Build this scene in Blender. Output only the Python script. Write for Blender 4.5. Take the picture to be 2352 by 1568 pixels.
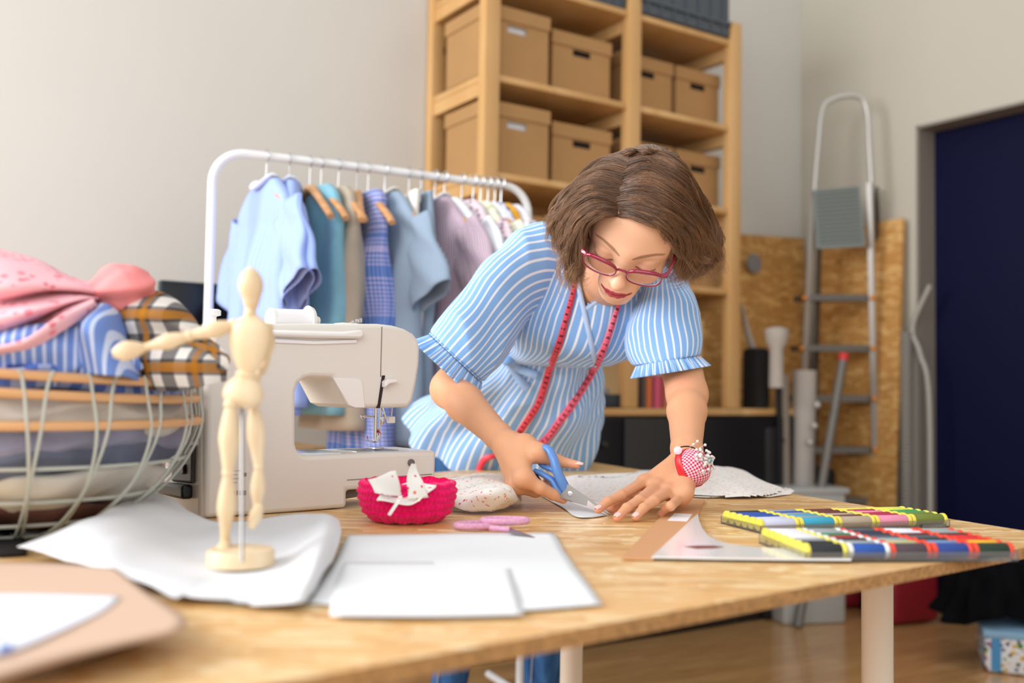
import bpy, bmesh, math, random
import numpy as np
from mathutils import Vector, Matrix
from mathutils.bvhtree import BVHTree
C = bpy.context.scene.collection
for o in list(bpy.data.objects): bpy.data.objects.remove(o)
# ------------------------------------------------------------------ camera, light, exposure
FP = 2287.0                                   # focal length in pixels of the 2352 px wide frame (35 mm lens)
PITCH, ROLL, CZ = math.atan(108/2287), 0.016, 0.94
_f = Vector((0, math.cos(PITCH), math.sin(PITCH)))
_r0 = Vector((1, 0, 0)); _u0 = Vector((0, -math.sin(PITCH), math.cos(PITCH)))
_r = _r0*math.cos(ROLL) + _u0*math.sin(ROLL)
_u = _u0*math.cos(ROLL) - _r0*math.sin(ROLL)
CAM = Vector((0, 0, CZ))
cd = bpy.data.cameras.new('camera'); cam = bpy.data.objects.new('camera', cd); C.objects.link(cam)
cd.sensor_width = 36; cd.lens = 36*FP/2352
cam.matrix_world = Matrix(((_r.x, _u.x, -_f.x, 0), (_r.y, _u.y, -_f.y, 0), (_r.z, _u.z, -_f.z, CZ), (0, 0, 0, 1)))
cd.dof.use_dof = True; cd.dof.focus_distance = 1.6; cd.dof.aperture_fstop = 2.4
cd.clip_start = 0.02
bpy.context.scene.camera = cam
sc = bpy.context.scene
sc.view_settings.view_transform = 'Standard'; sc.view_settings.look = 'None'; sc.view_settings.gamma = 1
sc.view_settings.use_curve_mapping = False; sc.view_settings.exposure = 0.5
w = bpy.data.worlds.new('sky'); sc.world = w; w.use_nodes = True
bg = w.node_tree.nodes['Background']; bg.inputs[0].default_value = (1.0, 0.985, 0.96, 1); bg.inputs[1].default_value = 0.62
sc.cycles.max_bounces = 7; sc.cycles.diffuse_bounces = 3; sc.cycles.glossy_bounces = 3; sc.cycles.transmission_bounces = 5; sc.cycles.transparent_max_bounces = 8
def area(name, loc, target, sx, sy, power, col):
    l = bpy.data.lights.new(name, 'AREA'); l.shape = 'RECTANGLE'; l.size = sx; l.size_y = sy; l.energy = power; l.color = col
    o = bpy.data.objects.new(name, l); C.objects.link(o); o.location = loc
    o.rotation_euler = (Vector(target)-Vector(loc)).to_track_quat('-Z', 'Y').to_euler(); return o
area('window_daylight', (-3.4, 0.75, 2.3), (0.2, 2.3, 0.8), 3.0, 2.2, 140, (0.985, 0.99, 1.0))
area('window_daylight', (-0.6, -2.8, 2.6), (0.4, 2.4, 0.8), 3.4, 2.0, 50, (1.0, 0.98, 0.95))
# ------------------------------------------------------------------ frames of reference
def ray(px, py): return _f + _r*((px-1176)/FP) - _u*((py-784)/FP)
def P(px, py, D): return CAM + ray(px, py)*D
def hitp(px, py, o, n):
    d = ray(px, py); o = Vector(o); n = Vector(n); return CAM + d*((o-CAM).dot(n)/d.dot(n))
TZ = 0.75
def G(px, py, z): return hitp(px, py, (0, 0, z), (0, 0, 1))
def T(px, py, h=0.0): return G(px, py, TZ+h)
RA = math.atan2(.55, .835); AX = Vector((math.cos(RA), math.sin(RA), 0)); BX = Vector((-math.sin(RA), math.cos(RA), 0))
K = Vector((1.435, 4.95, 0))
def R(s, d, z): return K - AX*s - BX*d + Vector((0, 0, z))      # s: left of the corner, d: out from the shelf wall
def onback(px, py, d):                                            # (s, z) of a pixel on the plane d out from the shelf wall
    p = hitp(px, py, K-BX*d, BX); return (K-p).dot(AX), p.z
def onright(px, py, s):
    p = hitp(px, py, K-AX*s, AX); return (K-p).dot(BX), p.z
def roomM(s, d, z):                                               # local x runs along the shelf wall, local y into it
    return Matrix.Translation(R(s, d, z)) @ Matrix.Rotation(RA, 4, 'Z')
# ------------------------------------------------------------------ mesh helpers
def lin(c):
    if isinstance(c, str): c = tuple(int(c[i:i+2], 16) for i in (0, 2, 4))
    return tuple(((v/255)/12.92 if v/255 <= .04045 else ((v/255+.055)/1.055)**2.4) for v in c)
class MB:
    def __init__(s): s.v = []; s.f = []; s.uv = []; s.hasuv = False
    def add(s, v, f, M=None, uv=None):
        n = len(s.v)
        v = [Vector(p) for p in v]
        if M is not None: v = [M @ p for p in v]
        s.v += v; s.f += [tuple(i+n for i in q) for q in f]
        if uv is not None: s.hasuv = True; s.uv += list(uv)
        else: s.uv += [(0, 0)]*len(v)
        return s
    def box(s, lo, hi, M=None, bev=0.0, seg=2):
        bm = bmesh.new(); bmesh.ops.create_cube(bm, size=1)
        lo = Vector(lo); hi = Vector(hi); c = (lo+hi)/2; d = hi-lo
        for v in bm.verts: v.co = Vector((c.x+v.co.x*d.x, c.y+v.co.y*d.y, c.z+v.co.z*d.z))
        if bev > 0: bmesh.ops.bevel(bm, geom=bm.edges[:], offset=bev, segments=seg, affect='EDGES', profile=.5)
        bm.verts.index_update(); s.add([v.co.copy() for v in bm.verts], [[v.index for v in f.verts] for f in bm.faces], M); bm.free(); return s
    def tube(s, path, r, n=8, M=None, caps=True, flat=1.0, up=None, vscale=1.0):
        path = [Vector(p) for p in path]; m = len(path); rs = r if hasattr(r, '__len__') else [r]*m
        V = []; F = []; uv = []
        t0 = (path[1]-path[0]).normalized()
        nrm = up if up is not None else (Vector((0, 0, 1)) if abs(t0.z) < .9 else Vector((1, 0, 0)))
        L = 0
        for i, p in enumerate(path):
            t = (path[min(i+1, m-1)]-path[max(i-1, 0)]).normalized()
            nrm = (nrm - t*nrm.dot(t)); nrm = nrm.normalized() if nrm.length > 1e-6 else t.orthogonal().normalized()
            b = t.cross(nrm)
            if i: L += (p-path[i-1]).length
            for k in range(n):
                a = 2*math.pi*k/n; V.append(p + b*(math.cos(a)*rs[i]) + nrm*(math.sin(a)*rs[i]*flat)); uv.append((k/n, L*vscale))
        for i in range(m-1):
            for k in range(n): F.append((i*n+k, i*n+(k+1) % n, (i+1)*n+(k+1) % n, (i+1)*n+k))
        if caps: F.append(tuple(range(n-1, -1, -1))); F.append(tuple((m-1)*n+k for k in range(n)))
        return s.add(V, F, M, uv)
    def cyl(s, a, b, r, r2=None, n=20, M=None): return s.tube([a, b], [r, r if r2 is None else r2], n, M)
    def lathe(s, prof, n=28, M=None, axis_z=True):
        V = []; F = []
        for r, z in prof:
            for k in range(n): a = 2*math.pi*k/n; V.append((r*math.cos(a), r*math.sin(a), z))
        for i in range(len(prof)-1):
            for k in range(n): F.append((i*n+k, i*n+(k+1) % n, (i+1)*n+(k+1) % n, (i+1)*n+k))
        F.append(tuple(range(n-1, -1, -1))); F.append(tuple((len(prof)-1)*n+k for k in range(n)))
        return s.add(V, F, M)
    def sph(s, c, r, M=None, u=16, v=10):
        rr = r if hasattr(r, '__len__') else (r, r, r)
        V = []; F = []
        for i in range(1, v):
            for k in range(u):
                a = 2*math.pi*k/u; b = math.pi*i/v
                V.append((c[0]+rr[0]*math.sin(b)*math.cos(a), c[1]+rr[1]*math.sin(b)*math.sin(a), c[2]+rr[2]*math.cos(b)))
        for i in range(v-2):
            for k in range(u): F.append((i*u+k, (i+1)*u+k, (i+1)*u+(k+1) % u, i*u+(k+1) % u))
        n = len(V); V += [(c[0], c[1], c[2]+rr[2]), (c[0], c[1], c[2]-rr[2])]
        for k in range(u): F.append((n, k, (k+1) % u)); F.append((n+1, (v-2)*u+(k+1) % u, (v-2)*u+k))
        return s.add(V, F, M)
    def prism(s, pts, z0, z1, M=None):            # outline in xy, extruded in z
        n = len(pts); V = [(p[0], p[1], z0) for p in pts]+[(p[0], p[1], z1) for p in pts]
        F = [tuple(range(n-1, -1, -1)), tuple(range(n, 2*n))]+[(i, (i+1) % n, n+(i+1) % n, n+i) for i in range(n)]
        return s.add(V, F, M)
    def grid(s, nu, nv, fn, uvs=None, closeu=False):    # fn(u,v) -> Vector
        V = []; F = []; uv = []
        for j in range(nv):
            for i in range(nu):
                a = i/(nu if closeu else nu-1); b = j/(nv-1); V.append(fn(a, b)); uv.append((a, b) if uvs is None else uvs(a, b))
        for j in range(nv-1):
            for i in range(nu if closeu else nu-1): F.append((j*nu+i, j*nu+(i+1) % nu, (j+1)*nu+(i+1) % nu, (j+1)*nu+i))
        return s.add(V, F, None, uv)
    def build(s, name, m, parent=None, smooth=True, mods=None, angle=40, fixn=True):
        me = bpy.data.meshes.new(name); me.from_pydata([tuple(v) for v in s.v], [], s.f)
        if s.hasuv:
            ul = me.uv_layers.new(name='UVMap'); li = np.zeros(len(me.loops), dtype=np.int32); me.loops.foreach_get('vertex_index', li)
            ul.data.foreach_set('uv', np.array(s.uv, dtype=np.float32)[li].ravel())
        if fixn:
            bm = bmesh.new(); bm.from_mesh(me); bmesh.ops.recalc_face_normals(bm, faces=bm.faces); bm.to_mesh(me); bm.free()
        me.materials.append(m)
        if smooth:
            me.polygons.foreach_set('use_smooth', [True]*len(me.polygons)); me.set_sharp_from_angle(angle=math.radians(angle))
        o = bpy.data.objects.new(name, me); C.objects.link(o)
        if parent is not None: o.parent = parent; o.matrix_parent_inverse = parent.matrix_world.inverted()
        for k, kw in (mods or []):
            md = o.modifiers.new(k, k)
            for a, b in kw.items(): setattr(md, a, b)
        me.update(); return o
def tag(o, label=None, cat=None, group=None, kind=None):
    if label: o['label'] = label
    if cat: o['category'] = cat
    if group: o['group'] = group
    if kind: o['kind'] = kind
    return o
def thing(name, loc, label, cat, group=None, rz=0.0, M=None):
    o = bpy.data.objects.new(name, None); C.objects.link(o); o.empty_display_size = .05
    o.matrix_world = M if M is not None else Matrix.Translation(Vector(loc)) @ Matrix.Rotation(rz, 4, 'Z')
    bpy.context.view_layer.update(); return tag(o, label, cat, group)
def copy_tree(o, parent=None):
    c = o.copy(); C.objects.link(c)
    if parent is not None: c.parent = parent; c.matrix_parent_inverse = o.matrix_parent_inverse.copy()
    for ch in list(o.children): copy_tree(ch, c)
    return c
def struct(o): o['kind'] = 'structure'; return o
SOL = lambda t: ('SOLIDIFY', dict(thickness=t, offset=0))
BEV = lambda w, s=3: ('BEVEL', dict(width=w, segments=s, limit_method='ANGLE', angle_limit=.6))
def smoothpath(pts, n=8):                          # Catmull-Rom through points (Vectors or tuples of any length)
    pts = [np.array(p, float) for p in pts]; out = []
    for i in range(len(pts)-1):
        p0 = pts[max(i-1, 0)]; p1 = pts[i]; p2 = pts[i+1]; p3 = pts[min(i+2, len(pts)-1)]
        for k in range(n):
            t = k/n; out.append(.5*((2*p1)+(-p0+p2)*t+(2*p0-5*p1+4*p2-p3)*t*t+(-p0+3*p1-3*p2+p3)*t**3))
    out.append(pts[-1]); return out
_wd = {}
def wn(p, freq=10, seed=0):                         # cheap smooth noise made of sines, about -1..1
    if seed not in _wd:
        rr = random.Random(seed); _wd[seed] = [(rr.uniform(-1, 1), rr.uniform(-1, 1), rr.uniform(-1, 1), rr.uniform(0, 6.28), rr.uniform(.6, 1.7)) for _ in range(5)]
    return sum(math.sin(freq*g*(a*p[0]+b*p[1]+c*p[2])*1.6+d) for a, b, c, d, g in _wd[seed])/2.6
# ------------------------------------------------------------------ materials
class NT:
    def __init__(s, name):
        s.m = bpy.data.materials.new(name); s.m.use_nodes = True; s.t = s.m.node_tree; s.n = s.t.nodes; s.b = s.n['Principled BSDF']
    def new(s, typ, ins=None, **kw):
        nd = s.n.new(typ)
        for k, v in kw.items(): setattr(nd, k, v)
        for k, v in (ins or {}).items():
            if isinstance(v, bpy.types.NodeSocket): s.t.links.new(v, nd.inputs[k])
            else: nd.inputs[k].default_value = v
        return nd
    def set(s, key, v):
        if isinstance(v, bpy.types.NodeSocket): s.t.links.new(v, s.b.inputs[key])
        else: s.b.inputs[key].default_value = v
    def math(s, op, a, b=None, c=None):
        ins = {0: a}
        if b is not None: ins[1] = b
        if c is not None: ins[2] = c
        return s.new('ShaderNodeMath', ins, operation=op).outputs[0]
    def mix(s, f, a, b, bt='MIX'):
        nd = s.n.new('ShaderNodeMix'); nd.data_type = 'RGBA'; nd.blend_type = bt
        for idx, v in ((0, f), (6, a), (7, b)):
            if isinstance(v, bpy.types.NodeSocket): s.t.links.new(v, nd.inputs[idx])
            else: nd.inputs[idx].default_value = v if idx == 0 else (*v[:3], 1)
        return nd.outputs[2]
    def ramp(s, f, stops):
        nd = s.n.new('ShaderNodeValToRGB'); s.t.links.new(f, nd.inputs[0]); e = nd.color_ramp.elements
        while len(e) < len(stops): e.new(.5)
        for i, (p, c) in enumerate(stops): e[i].position = p; e[i].color = (*c[:3], 1)
        return nd.outputs[0]
    def coord(s, kind='Object', scale=(1, 1, 1), rot=(0, 0, 0)):
        tc = s.new('ShaderNodeTexCoord'); mp = s.new('ShaderNodeMapping', {'Vector': tc.outputs[kind], 'Scale': scale, 'Rotation': rot}); return mp.outputs[0]
    def bump(s, h, strength=.2, dist=.002):
        bn = s.new('ShaderNodeBump', {'Height': h, 'Strength': strength, 'Distance': dist}); s.t.links.new(bn.outputs[0], s.b.inputs['Normal'])
_mc = {}
def flat(name, col, rough=.5, metal=0.0, coat=0.0, noise=0.0, nscale=20, bump=0.0, bscale=400, spec=.5, trans=0.0, sheen=0.0, sss=0.0):
    if name in _mc: return _mc[name]
    t = NT(name); c = lin(col)
    t.set('Roughness', rough); t.set('Metallic', metal); t.set('Coat Weight', coat); t.set('Specular IOR Level', spec)
    if trans: t.set('Transmission Weight', trans)
    if sheen: t.set('Sheen Weight', sheen)
    if noise:
        nz = t.new('ShaderNodeTexNoise', {'Vector': t.coord(), 'Scale': nscale, 'Detail': 4.0})
        t.set('Base Color', t.ramp(nz.outputs[0], [(.3, tuple(v*(1-noise) for v in c)), (.7, tuple(min(1, v*(1+noise)) for v in c))]))
    else: t.set('Base Color', (*c, 1))
    if bump:
        nz = t.new('ShaderNodeTexNoise', {'Vector': t.coord(), 'Scale': bscale, 'Detail': 3.0}); t.bump(nz.outputs[0], bump)
    _mc[name] = t.m; return t.m
def wood(name, c1, c2, scale=(6, 60, 60), rough=.5, kn=True, rot=(0, 0, 0)):
    t = NT(name); v = t.coord('Object', scale, rot)
    nz = t.new('ShaderNodeTexNoise', {'Vector': v, 'Scale': 1.0, 'Detail': 6.0, 'Distortion': .6})
    col = t.ramp(nz.outputs[0], [(.3, lin(c1)), (.55, lin(c2)), (.75, lin(c1))])
    if kn:
        vo = t.new('ShaderNodeTexVoronoi', {'Vector': t.coord('Object', (6, 6, 2.5)), 'Scale': 1.0})
        k = t.math('LESS_THAN', vo.outputs['Distance'], .055); col = t.mix(t.math('MULTIPLY', k, .6), col, lin('5a3416'))
    t.set('Base Color', col); t.set('Roughness', rough); t.bump(nz.outputs[0], .1); return t.m
def osb(name, base, dark, light, sc_=1.0, rough=.45, orient='z'):
    t = NT(name); col = None; hh = None
    for i, rz in enumerate((.25, 1.35, -.75, .7)):
        rot = (0, 0, rz) if orient == 'z' else ((0, rz, 0) if orient == 'y' else (rz, 0, 0))
        s = {'z': (14*sc_, 95*sc_, 20), 'y': (14*sc_, 30, 95*sc_), 'x': (30, 14*sc_, 95*sc_)}[orient]
        v = t.coord('Object', s, rot)
        nzv = t.new('ShaderNodeTexNoise', {'Vector': t.coord('Object', (7, 7, 7)), 'Scale': 1.0+i, 'Detail': 1.0})
        vo = t.new('ShaderNodeTexVoronoi', {'Vector': v, 'Scale': 1.0, 'Randomness': 1.0})
        sep = t.new('ShaderNodeSeparateColor', {0: vo.outputs['Color']})
        fine = t.new('ShaderNodeTexNoise', {'Vector': v, 'Scale': 3.0, 'Detail': 3.0})
        val = t.math('ADD', t.math('MULTIPLY', sep.outputs[0], .8), t.math('MULTIPLY', fine.outputs[0], .35))
        c = t.ramp(val, [(.08, lin(dark)), (.26, lin(base)), (.6, lin(base)), (.95, lin(light))])
        if col is None: col = c; hh = val
        else:
            f = t.math('GREATER_THAN', t.math('ADD', t.math('MULTIPLY', sep.outputs[1], .5), nzv.outputs[0]), .78)
            col = t.mix(f, col, c)
    t.set('Base Color', col); t.set('Roughness', rough); t.bump(hh, .12); return t.m
def stripes(name, base, line, period, width, rough=.8, second=None, axis=0, vper=None, sheen=.1, soft=.0, wave=0.0):
    """woven cloth with stripes along the cloth's own UV; vper adds a crossing set (check)"""
    t = NT(name); tc = t.new('ShaderNodeTexCoord'); sp = t.new('ShaderNodeSeparateXYZ', {0: tc.outputs['UV']})
    def band(x, per, wd):
        if wave:
            nz = t.new('ShaderNodeTexNoise', {'Vector': tc.outputs['UV'], 'Scale': 9.0, 'Detail': 2.0}); x = t.math('ADD', x, t.math('MULTIPLY', t.math('SUBTRACT', nz.outputs[0], .5), wave))
        fr = t.math('FRACT', t.math('DIVIDE', t.math('ADD', x, 10.0), per)); return t.math('LESS_THAN', fr, wd/per)
    b = band(sp.outputs[axis], period, width); col = t.mix(b, lin(base), lin(line))
    if vper:
        b2 = band(sp.outputs[1-axis], vper, width*vper/period)
        both = t.math('MULTIPLY', b, b2); any_ = t.math('MAXIMUM', b, b2)
        col = t.mix(any_, lin(base), lin(second or line)); col = t.mix(both, col, lin(line))
    wv = t.new('ShaderNodeTexNoise', {'Vector': t.coord('Object', (1, 1, 1)), 'Scale': 900.0, 'Detail': 1.0})
    t.set('Base Color', col); t.set('Roughness', rough); t.set('Sheen Weight', sheen); t.set('Specular IOR Level', .2); t.bump(wv.outputs[0], .08, .001); return t.m
def cloth(name, col, noise=.05, nscale=15, trl=0.0):
    return flat(name, col, rough=.85, noise=noise, nscale=nscale, bump=.1, bscale=900, spec=.15, sheen=.15)
def dots(name, base, cols, scale, thr, stretch=(1, 1, 1), rough=.8, coord='Object'):
    t = NT(name); col = None
    for i, c in enumerate(cols):
        vo = t.new('ShaderNodeTexVoronoi', {'Vector': t.coord(coord, tuple(s*scale*(1+.13*i) for s in stretch), (0, 0, .5+.9*i)), 'Scale': 1.0})
        k = t.math('LESS_THAN', vo.outputs['Distance'], thr); col = t.mix(k, lin(base) if col is None else col, lin(c))
    t.set('Base Color', col); t.set('Roughness', rough); t.set('Specular IOR Level', .2); return t.m
wall_m = flat('plaster_wall', 'cfcdc8', rough=.9, noise=.015, nscale=1.5, bump=.03, bscale=60, spec=.2)
wall2_m = flat('plaster_side_wall', 'c3beb1', rough=.9, noise=.015, nscale=1.5, bump=.03, bscale=60, spec=.2)
pine = wood('pine', 'd8b07a', 'c79a60', (4, 4, 1)); 
# ------------------------------------------------------------------ the setting
def wallobj(name, lo, hi, m, M): o = MB().box(lo, hi).build(name, m, smooth=False); o.matrix_world = M; return struct(o)
M0 = roomM(0, 0, 0)          # local +x right along shelf wall, local y < 0 into the room
wallobj('wall_back', (-5.2, 0, -.02), (.15, .15, 3.4), wall_m, M0)
# side wall with the door opening
dd0, dz0 = onright(2105, 290, 0); dtop = dz0
DW = 1.25
s_ = MB(); s_.box((0, -dd0, -.02), (.15, 0, 3.4)); s_.box((0, -dd0-DW, dtop), (.15, -dd0, 3.4)); s_.box((0, -5.5, -.02), (.15, -dd0-DW, 3.4))
o = s_.build('wall_right', wall2_m, smooth=False); o.matrix_world = M0; struct(o)
# floor of oak strip parquet
t = NT('oak_parquet'); v = t.coord('Object', (1, 1, 1), (0, 0, .12))
br = t.new('ShaderNodeTexBrick', {'Vector': v, 'Scale': 1.0, 'Mortar Size': .0012, 'Brick Width': .62, 'Row Height': .072, 'Color1': (*lin('d2a26c'), 1), 'Color2': (*lin('b38450'), 1), 'Mortar': (*lin('7a5228'), 1), 'Bias': 0.0}, offset=.37)
nz = t.new('ShaderNodeTexNoise', {'Vector': t.coord('Object', (5, 60, 5), (0, 0, .12)), 'Scale': 1.0, 'Detail': 5.0})
t.set('Base Color', t.mix(.45, br.outputs[0], t.ramp(nz.outputs[0], [(.3, lin('a87844')), (.7, lin('dcb27c'))]))); t.set('Roughness', .22); t.set('Coat Weight', .3); t.set('Coat Roughness', .1)
o = MB().box((-6, -6, -.06), (2.2, .3, 0)).build('floor', t.m, smooth=False); o.matrix_world = M0; struct(o)
# door: recess, jamb and navy leaf
jm = flat('grey_door_jamb', '8b847b', rough=.5); navy = flat('navy_door_paint', '060a30', rough=.6, spec=.15)
dj = thing('door_1', R(0, dd0, 0), None, None); struct(dj)
b = MB().box((-.004, -dd0-.012, 0), (.15, -dd0+.0, dtop), M0).box((-.004, -dd0-DW, dtop-.012), (.15, -dd0, dtop), M0).box((-.004, -dd0-DW, 0), (.15, -dd0-DW+.012, dtop), M0).build('door_jamb', jm, dj, smooth=False)
b = MB().box((.115, -dd0-DW+.014, .005), (.15, -dd0-.013, dtop-.013), M0).build('door_leaf', navy, dj, smooth=False)
b = MB().box((-.02, -5.4, 0), (-.001, -dd0-DW-.01, .06), M0).build('baseboard_right', flat('white_skirting', 'd8d5cf', rough=.5), smooth=False); struct(b)
# ------------------------------------------------------------------ shelf unit
SD = .435
s0, _ = onback(1108, 500, SD); s2, _ = onback(1443, 300, SD); s4, _ = onback(1702, 500, SD)
post_w = .062
zs = [2.405, 2.043, 1.697, 1.362]; zb = .872
shelf = thing('shelf_unit', R(s0, SD, 0), 'tall open pine shelf unit with cardboard boxes against the back wall', 'shelf')
ztop = 2.48
cab_top = .845
xs = [-s0, -(s2), -s4-post_w*0]
posts = [-s0, -s2, -s4-post_w]
for i, x in enumerate(posts):
    for yy in (-SD, -.05-.0):
        hgt = ztop+(.3 if i == 0 else 0)
        if i == 1 and yy > -.2: continue
        MB().box((x, yy, cab_top+.03), (x+post_w, yy+.045, hgt), M0, .003).build('post', pine, shelf)
for z in zs:
    for a, b2 in ((posts[0]+.01, posts[1]+.02), (posts[1]+.03, posts[2]+.05)):
        MB().box((a, -SD+.01, z-.024), (b2, -.02, z), M0, .003).build('shelf_board', pine, shelf)
    for x in posts: MB().box((x+.01, -SD+.03, z-.075), (x+.045, -.03, z-.026), M0).build('rail', pine, shelf)
MB().box((posts[0]-.02, -SD-.01, cab_top), (posts[2]+post_w+.005, -.0, zb), M0, .003).box((posts[2]+post_w+.004, -SD-.01, cab_top), (-.55, -.27, zb), M0, .003).build('base_board', pine, shelf)
for i in (0, 2): # X-less side panel (particle board) behind the left bay
    pass
MB().box((posts[0]+.02, -.048, cab_top+.03), (posts[1]+.05, -.034, zs[0]-.03), M0).build('back_panel', osb('osb_shelf_back', 'b08350', '7a5228', 'c99d64', .6, orient='y'), shelf)
blk = flat('black_laminate', '17161a', rough=.35)
cab = thing('cabinet', R(1.5, SD, 0), 'long low black cabinet under the pine shelf unit', 'cabinet')
MB().box((posts[0]-.02, -SD+.0, .0), (posts[2]+post_w, -.006, cab_top-.001), M0, .004).box((posts[2]+post_w-.001, -SD+.0, .0), (-.56, -.275, cab_top-.001), M0, .004).build('body', blk, cab)
cs, cz = onback(1590, 970, SD)
for a, b2 in ((posts[0]-.015, posts[0]+.62), (posts[0]+.63, -.565)):
    dr = MB().box((a, -SD-.018, .08), (b2, -SD-.001, cab_top-.01), M0, .002).build('door', blk, cab)
    MB().lathe([(.012, 0), (.014, .006), (.009, .018)], 16, M0 @ Matrix.Translation((b2-.09, -SD-.018, .74)) @ Matrix.Rotation(math.pi/2, 4, 'X')).build('knob', flat('dark_knob', '2c2927', rough=.4), dr)
# cardboard archive boxes
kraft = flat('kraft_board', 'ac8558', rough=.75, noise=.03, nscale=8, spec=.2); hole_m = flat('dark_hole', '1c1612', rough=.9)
def archive_box(xc, z, wd, hh, dep, front, label, white=False, hole=True):
    b = thing('cardboard_box', (0, 0, 0), label, 'box', 'cardboard archive boxes on the pine shelves', M=M0 @ Matrix.Translation((xc, -front, z)))
    Mx = b.matrix_world
    hz = hh*.72; hw = .042; hh2 = .0125; m = MB()
    # front wall with a real hand hole
    def rect(x0, x1, z0, z1, y0, y1): m.box((x0, y0, z0), (x1, y1, z1), Mx)
    x0, x1 = -wd/2, wd/2; t_ = .004
    rect(x0, x1, 0, hz-hh2, 0, t_); rect(x0, x1, hz+hh2, hh-.004, 0, t_); rect(x0, -hw, hz-hh2, hz+hh2, 0, t_); rect(hw, x1, hz-hh2, hz+hh2, 0, t_)
    rect(x0, x0+t_, 0, hh-.004, t_, dep); rect(x1-t_, x1, 0, hh-.004, t_, dep); rect(x0, x1, 0, hh-.004, dep-t_, dep); rect(x0, x1, 0, t_, 0, dep)
    m.build('body', kraft, b, smooth=False)
    MB().box((x0+.02, .012, hz-.05), (x1-.02, .02, hz+.05), Mx).build('papers_or_hole_shade', flat('white_paper_stack', 'd8d8dc', rough=.8) if white else hole_m, b, smooth=False)  # paper stack where white is set; elsewhere a dark slab paints the interior's shade
    l = MB().box((x0-.005, -.005, hh-.0), (x1+.005, dep+.005, hh+.005), Mx)
    l.box((x0-.005, -.006, hh-.045), (x1+.005, -.001, hh), Mx).box((x0-.0055, -.005, hh-.045), (x0-.001, dep+.004, hh), Mx).box((x1+.001, -.005, hh-.045), (x1+.0055, dep+.004, hh), Mx)
    l.build('lid', kraft, b, smooth=False)
    return b
def boxfront(pxl, pxr, py, d): return onback(pxl, py, d)[0], onback(pxr, py, d)[0]
rowl = {1: 'second shelf from the top', 2: 'third shelf from the top', 3: 'fourth shelf from the top'}
for row, z, py in ((1, zs[1], 200), (2, zs[2], 400)):
    cols = [(1150, 1258, SD-.03, 'leftmost box behind the left post,'), (1268, 1400, SD-.06, 'second box from the left'),
            (1425, 1542, SD-.10, 'third box, behind the middle post,'), (1553, 1650, SD-.10, 'rightmost box')]
    for i, (l, r_, fd, w_) in enumerate(cols):
        a, b2 = onback(l, py, fd)[0], onback(r_, py, fd)[0]
        if i == 0: a = b2+.275
        wd = a-b2
        archive_box(-(a+b2)/2, z+.001, wd, .228 if i else .25, .27, fd, 'brown archive box, %s on the %s' % (w_, rowl[row]), white=(i == 0))
a, b2 = onback(1570, 640, SD-.1)[0], onback(1650, 640, SD-.1)[0]
archive_box(-(a+b2)/2, zs[3]+.001, a-b2, .2, .3, SD-.1, 'brown cardboard archive box right of the woman\'s hair on the fourth shelf')
a, b2 = onback(1205, 470, SD-.06)[0], onback(1330, 470, SD-.06)[0]
archive_box(-(a+b2)/2, zs[3]+.001, a-b2, .2, .3, SD-.06, 'brown cardboard archive box behind the right end of the clothes rack')
# things low in the shelf unit
cb = thing('storage_box', (0, 0, 0), 'tall plain beige cardboard box in the lower right shelf bay', 'box', M=M0)
a, b2 = onback(1480, 800, SD-.08)[0], onback(1612, 800, SD-.08)[0]; zt = onback(1600, 735, SD-.08)[1]
kb = flat('pale_board', 'cba878', rough=.8)
MB().box((-a, -SD+.08, zb+.001), (-b2, -.09, zt-.03), M0).build('body', kb, cb, smooth=False)
MB().box((-a-.004, -SD+.075, zt-.06), (-b2+.004, -.086, zt), M0).build('lid', kb, cb, smooth=False)
for i, (l, r_, c, nm) in enumerate(((1476, 1484, '56504e', 'thin dark grey'), (1486, 1497, 'd2703a', 'orange'), (1498, 1504, '9a4058', 'maroon'), (1505, 1517, 'd4597a', 'pink'), (1518, 1530, 'a94a48', 'brick red'))):
    a, b2 = onback(l, 900, SD-.02)[0], onback(r_, 900, SD-.02)[0]; zz = onback(l, 862+3*(i % 2), SD-.02)[1]
    bk = thing('book', (0, 0, 0), nm+' book standing upright on the base board behind her left arm', 'book', 'books on the base board', M=M0)
    MB().box((-a, -SD+.02, zb+.001), (-b2-.001, -SD+.07, zz), M0, .001).build('cover', flat('book_'+nm.replace(' ', '_'), c, rough=.5), bk, smooth=False)
    MB().box((-a+.0015, -SD+.024, zb+.003), (-b2-.0025, -SD+.0715, zz+.0005), M0).build('pages', flat('book_pages', 'd9d2c3', rough=.9), bk, smooth=False)
a, b2 = onback(1395, 900, SD-.03)[0], onback(1443, 900, SD-.03)[0]; zz = onback(1400, 905, SD-.03)[1]
tr = thing('tray', (0, 0, 0), 'low dark blue tray with odds and ends on the base board', 'tray', M=M0)
MB().box((-a, -SD+.03, zb+.001), (-b2-.01, -.12, zz), M0, .004).build('tray_body', flat('dark_blue_plastic', '1d2836', rough=.4), tr)
MB().tube([M0 @ Vector((-a+.03, -SD+.08, zz+.012)), M0 @ Vector((-b2-.05, -SD+.1, zz+.012))], .012, 12).build('roll', flat('grey_card', '8d8a86', rough=.7), tr)
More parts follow.
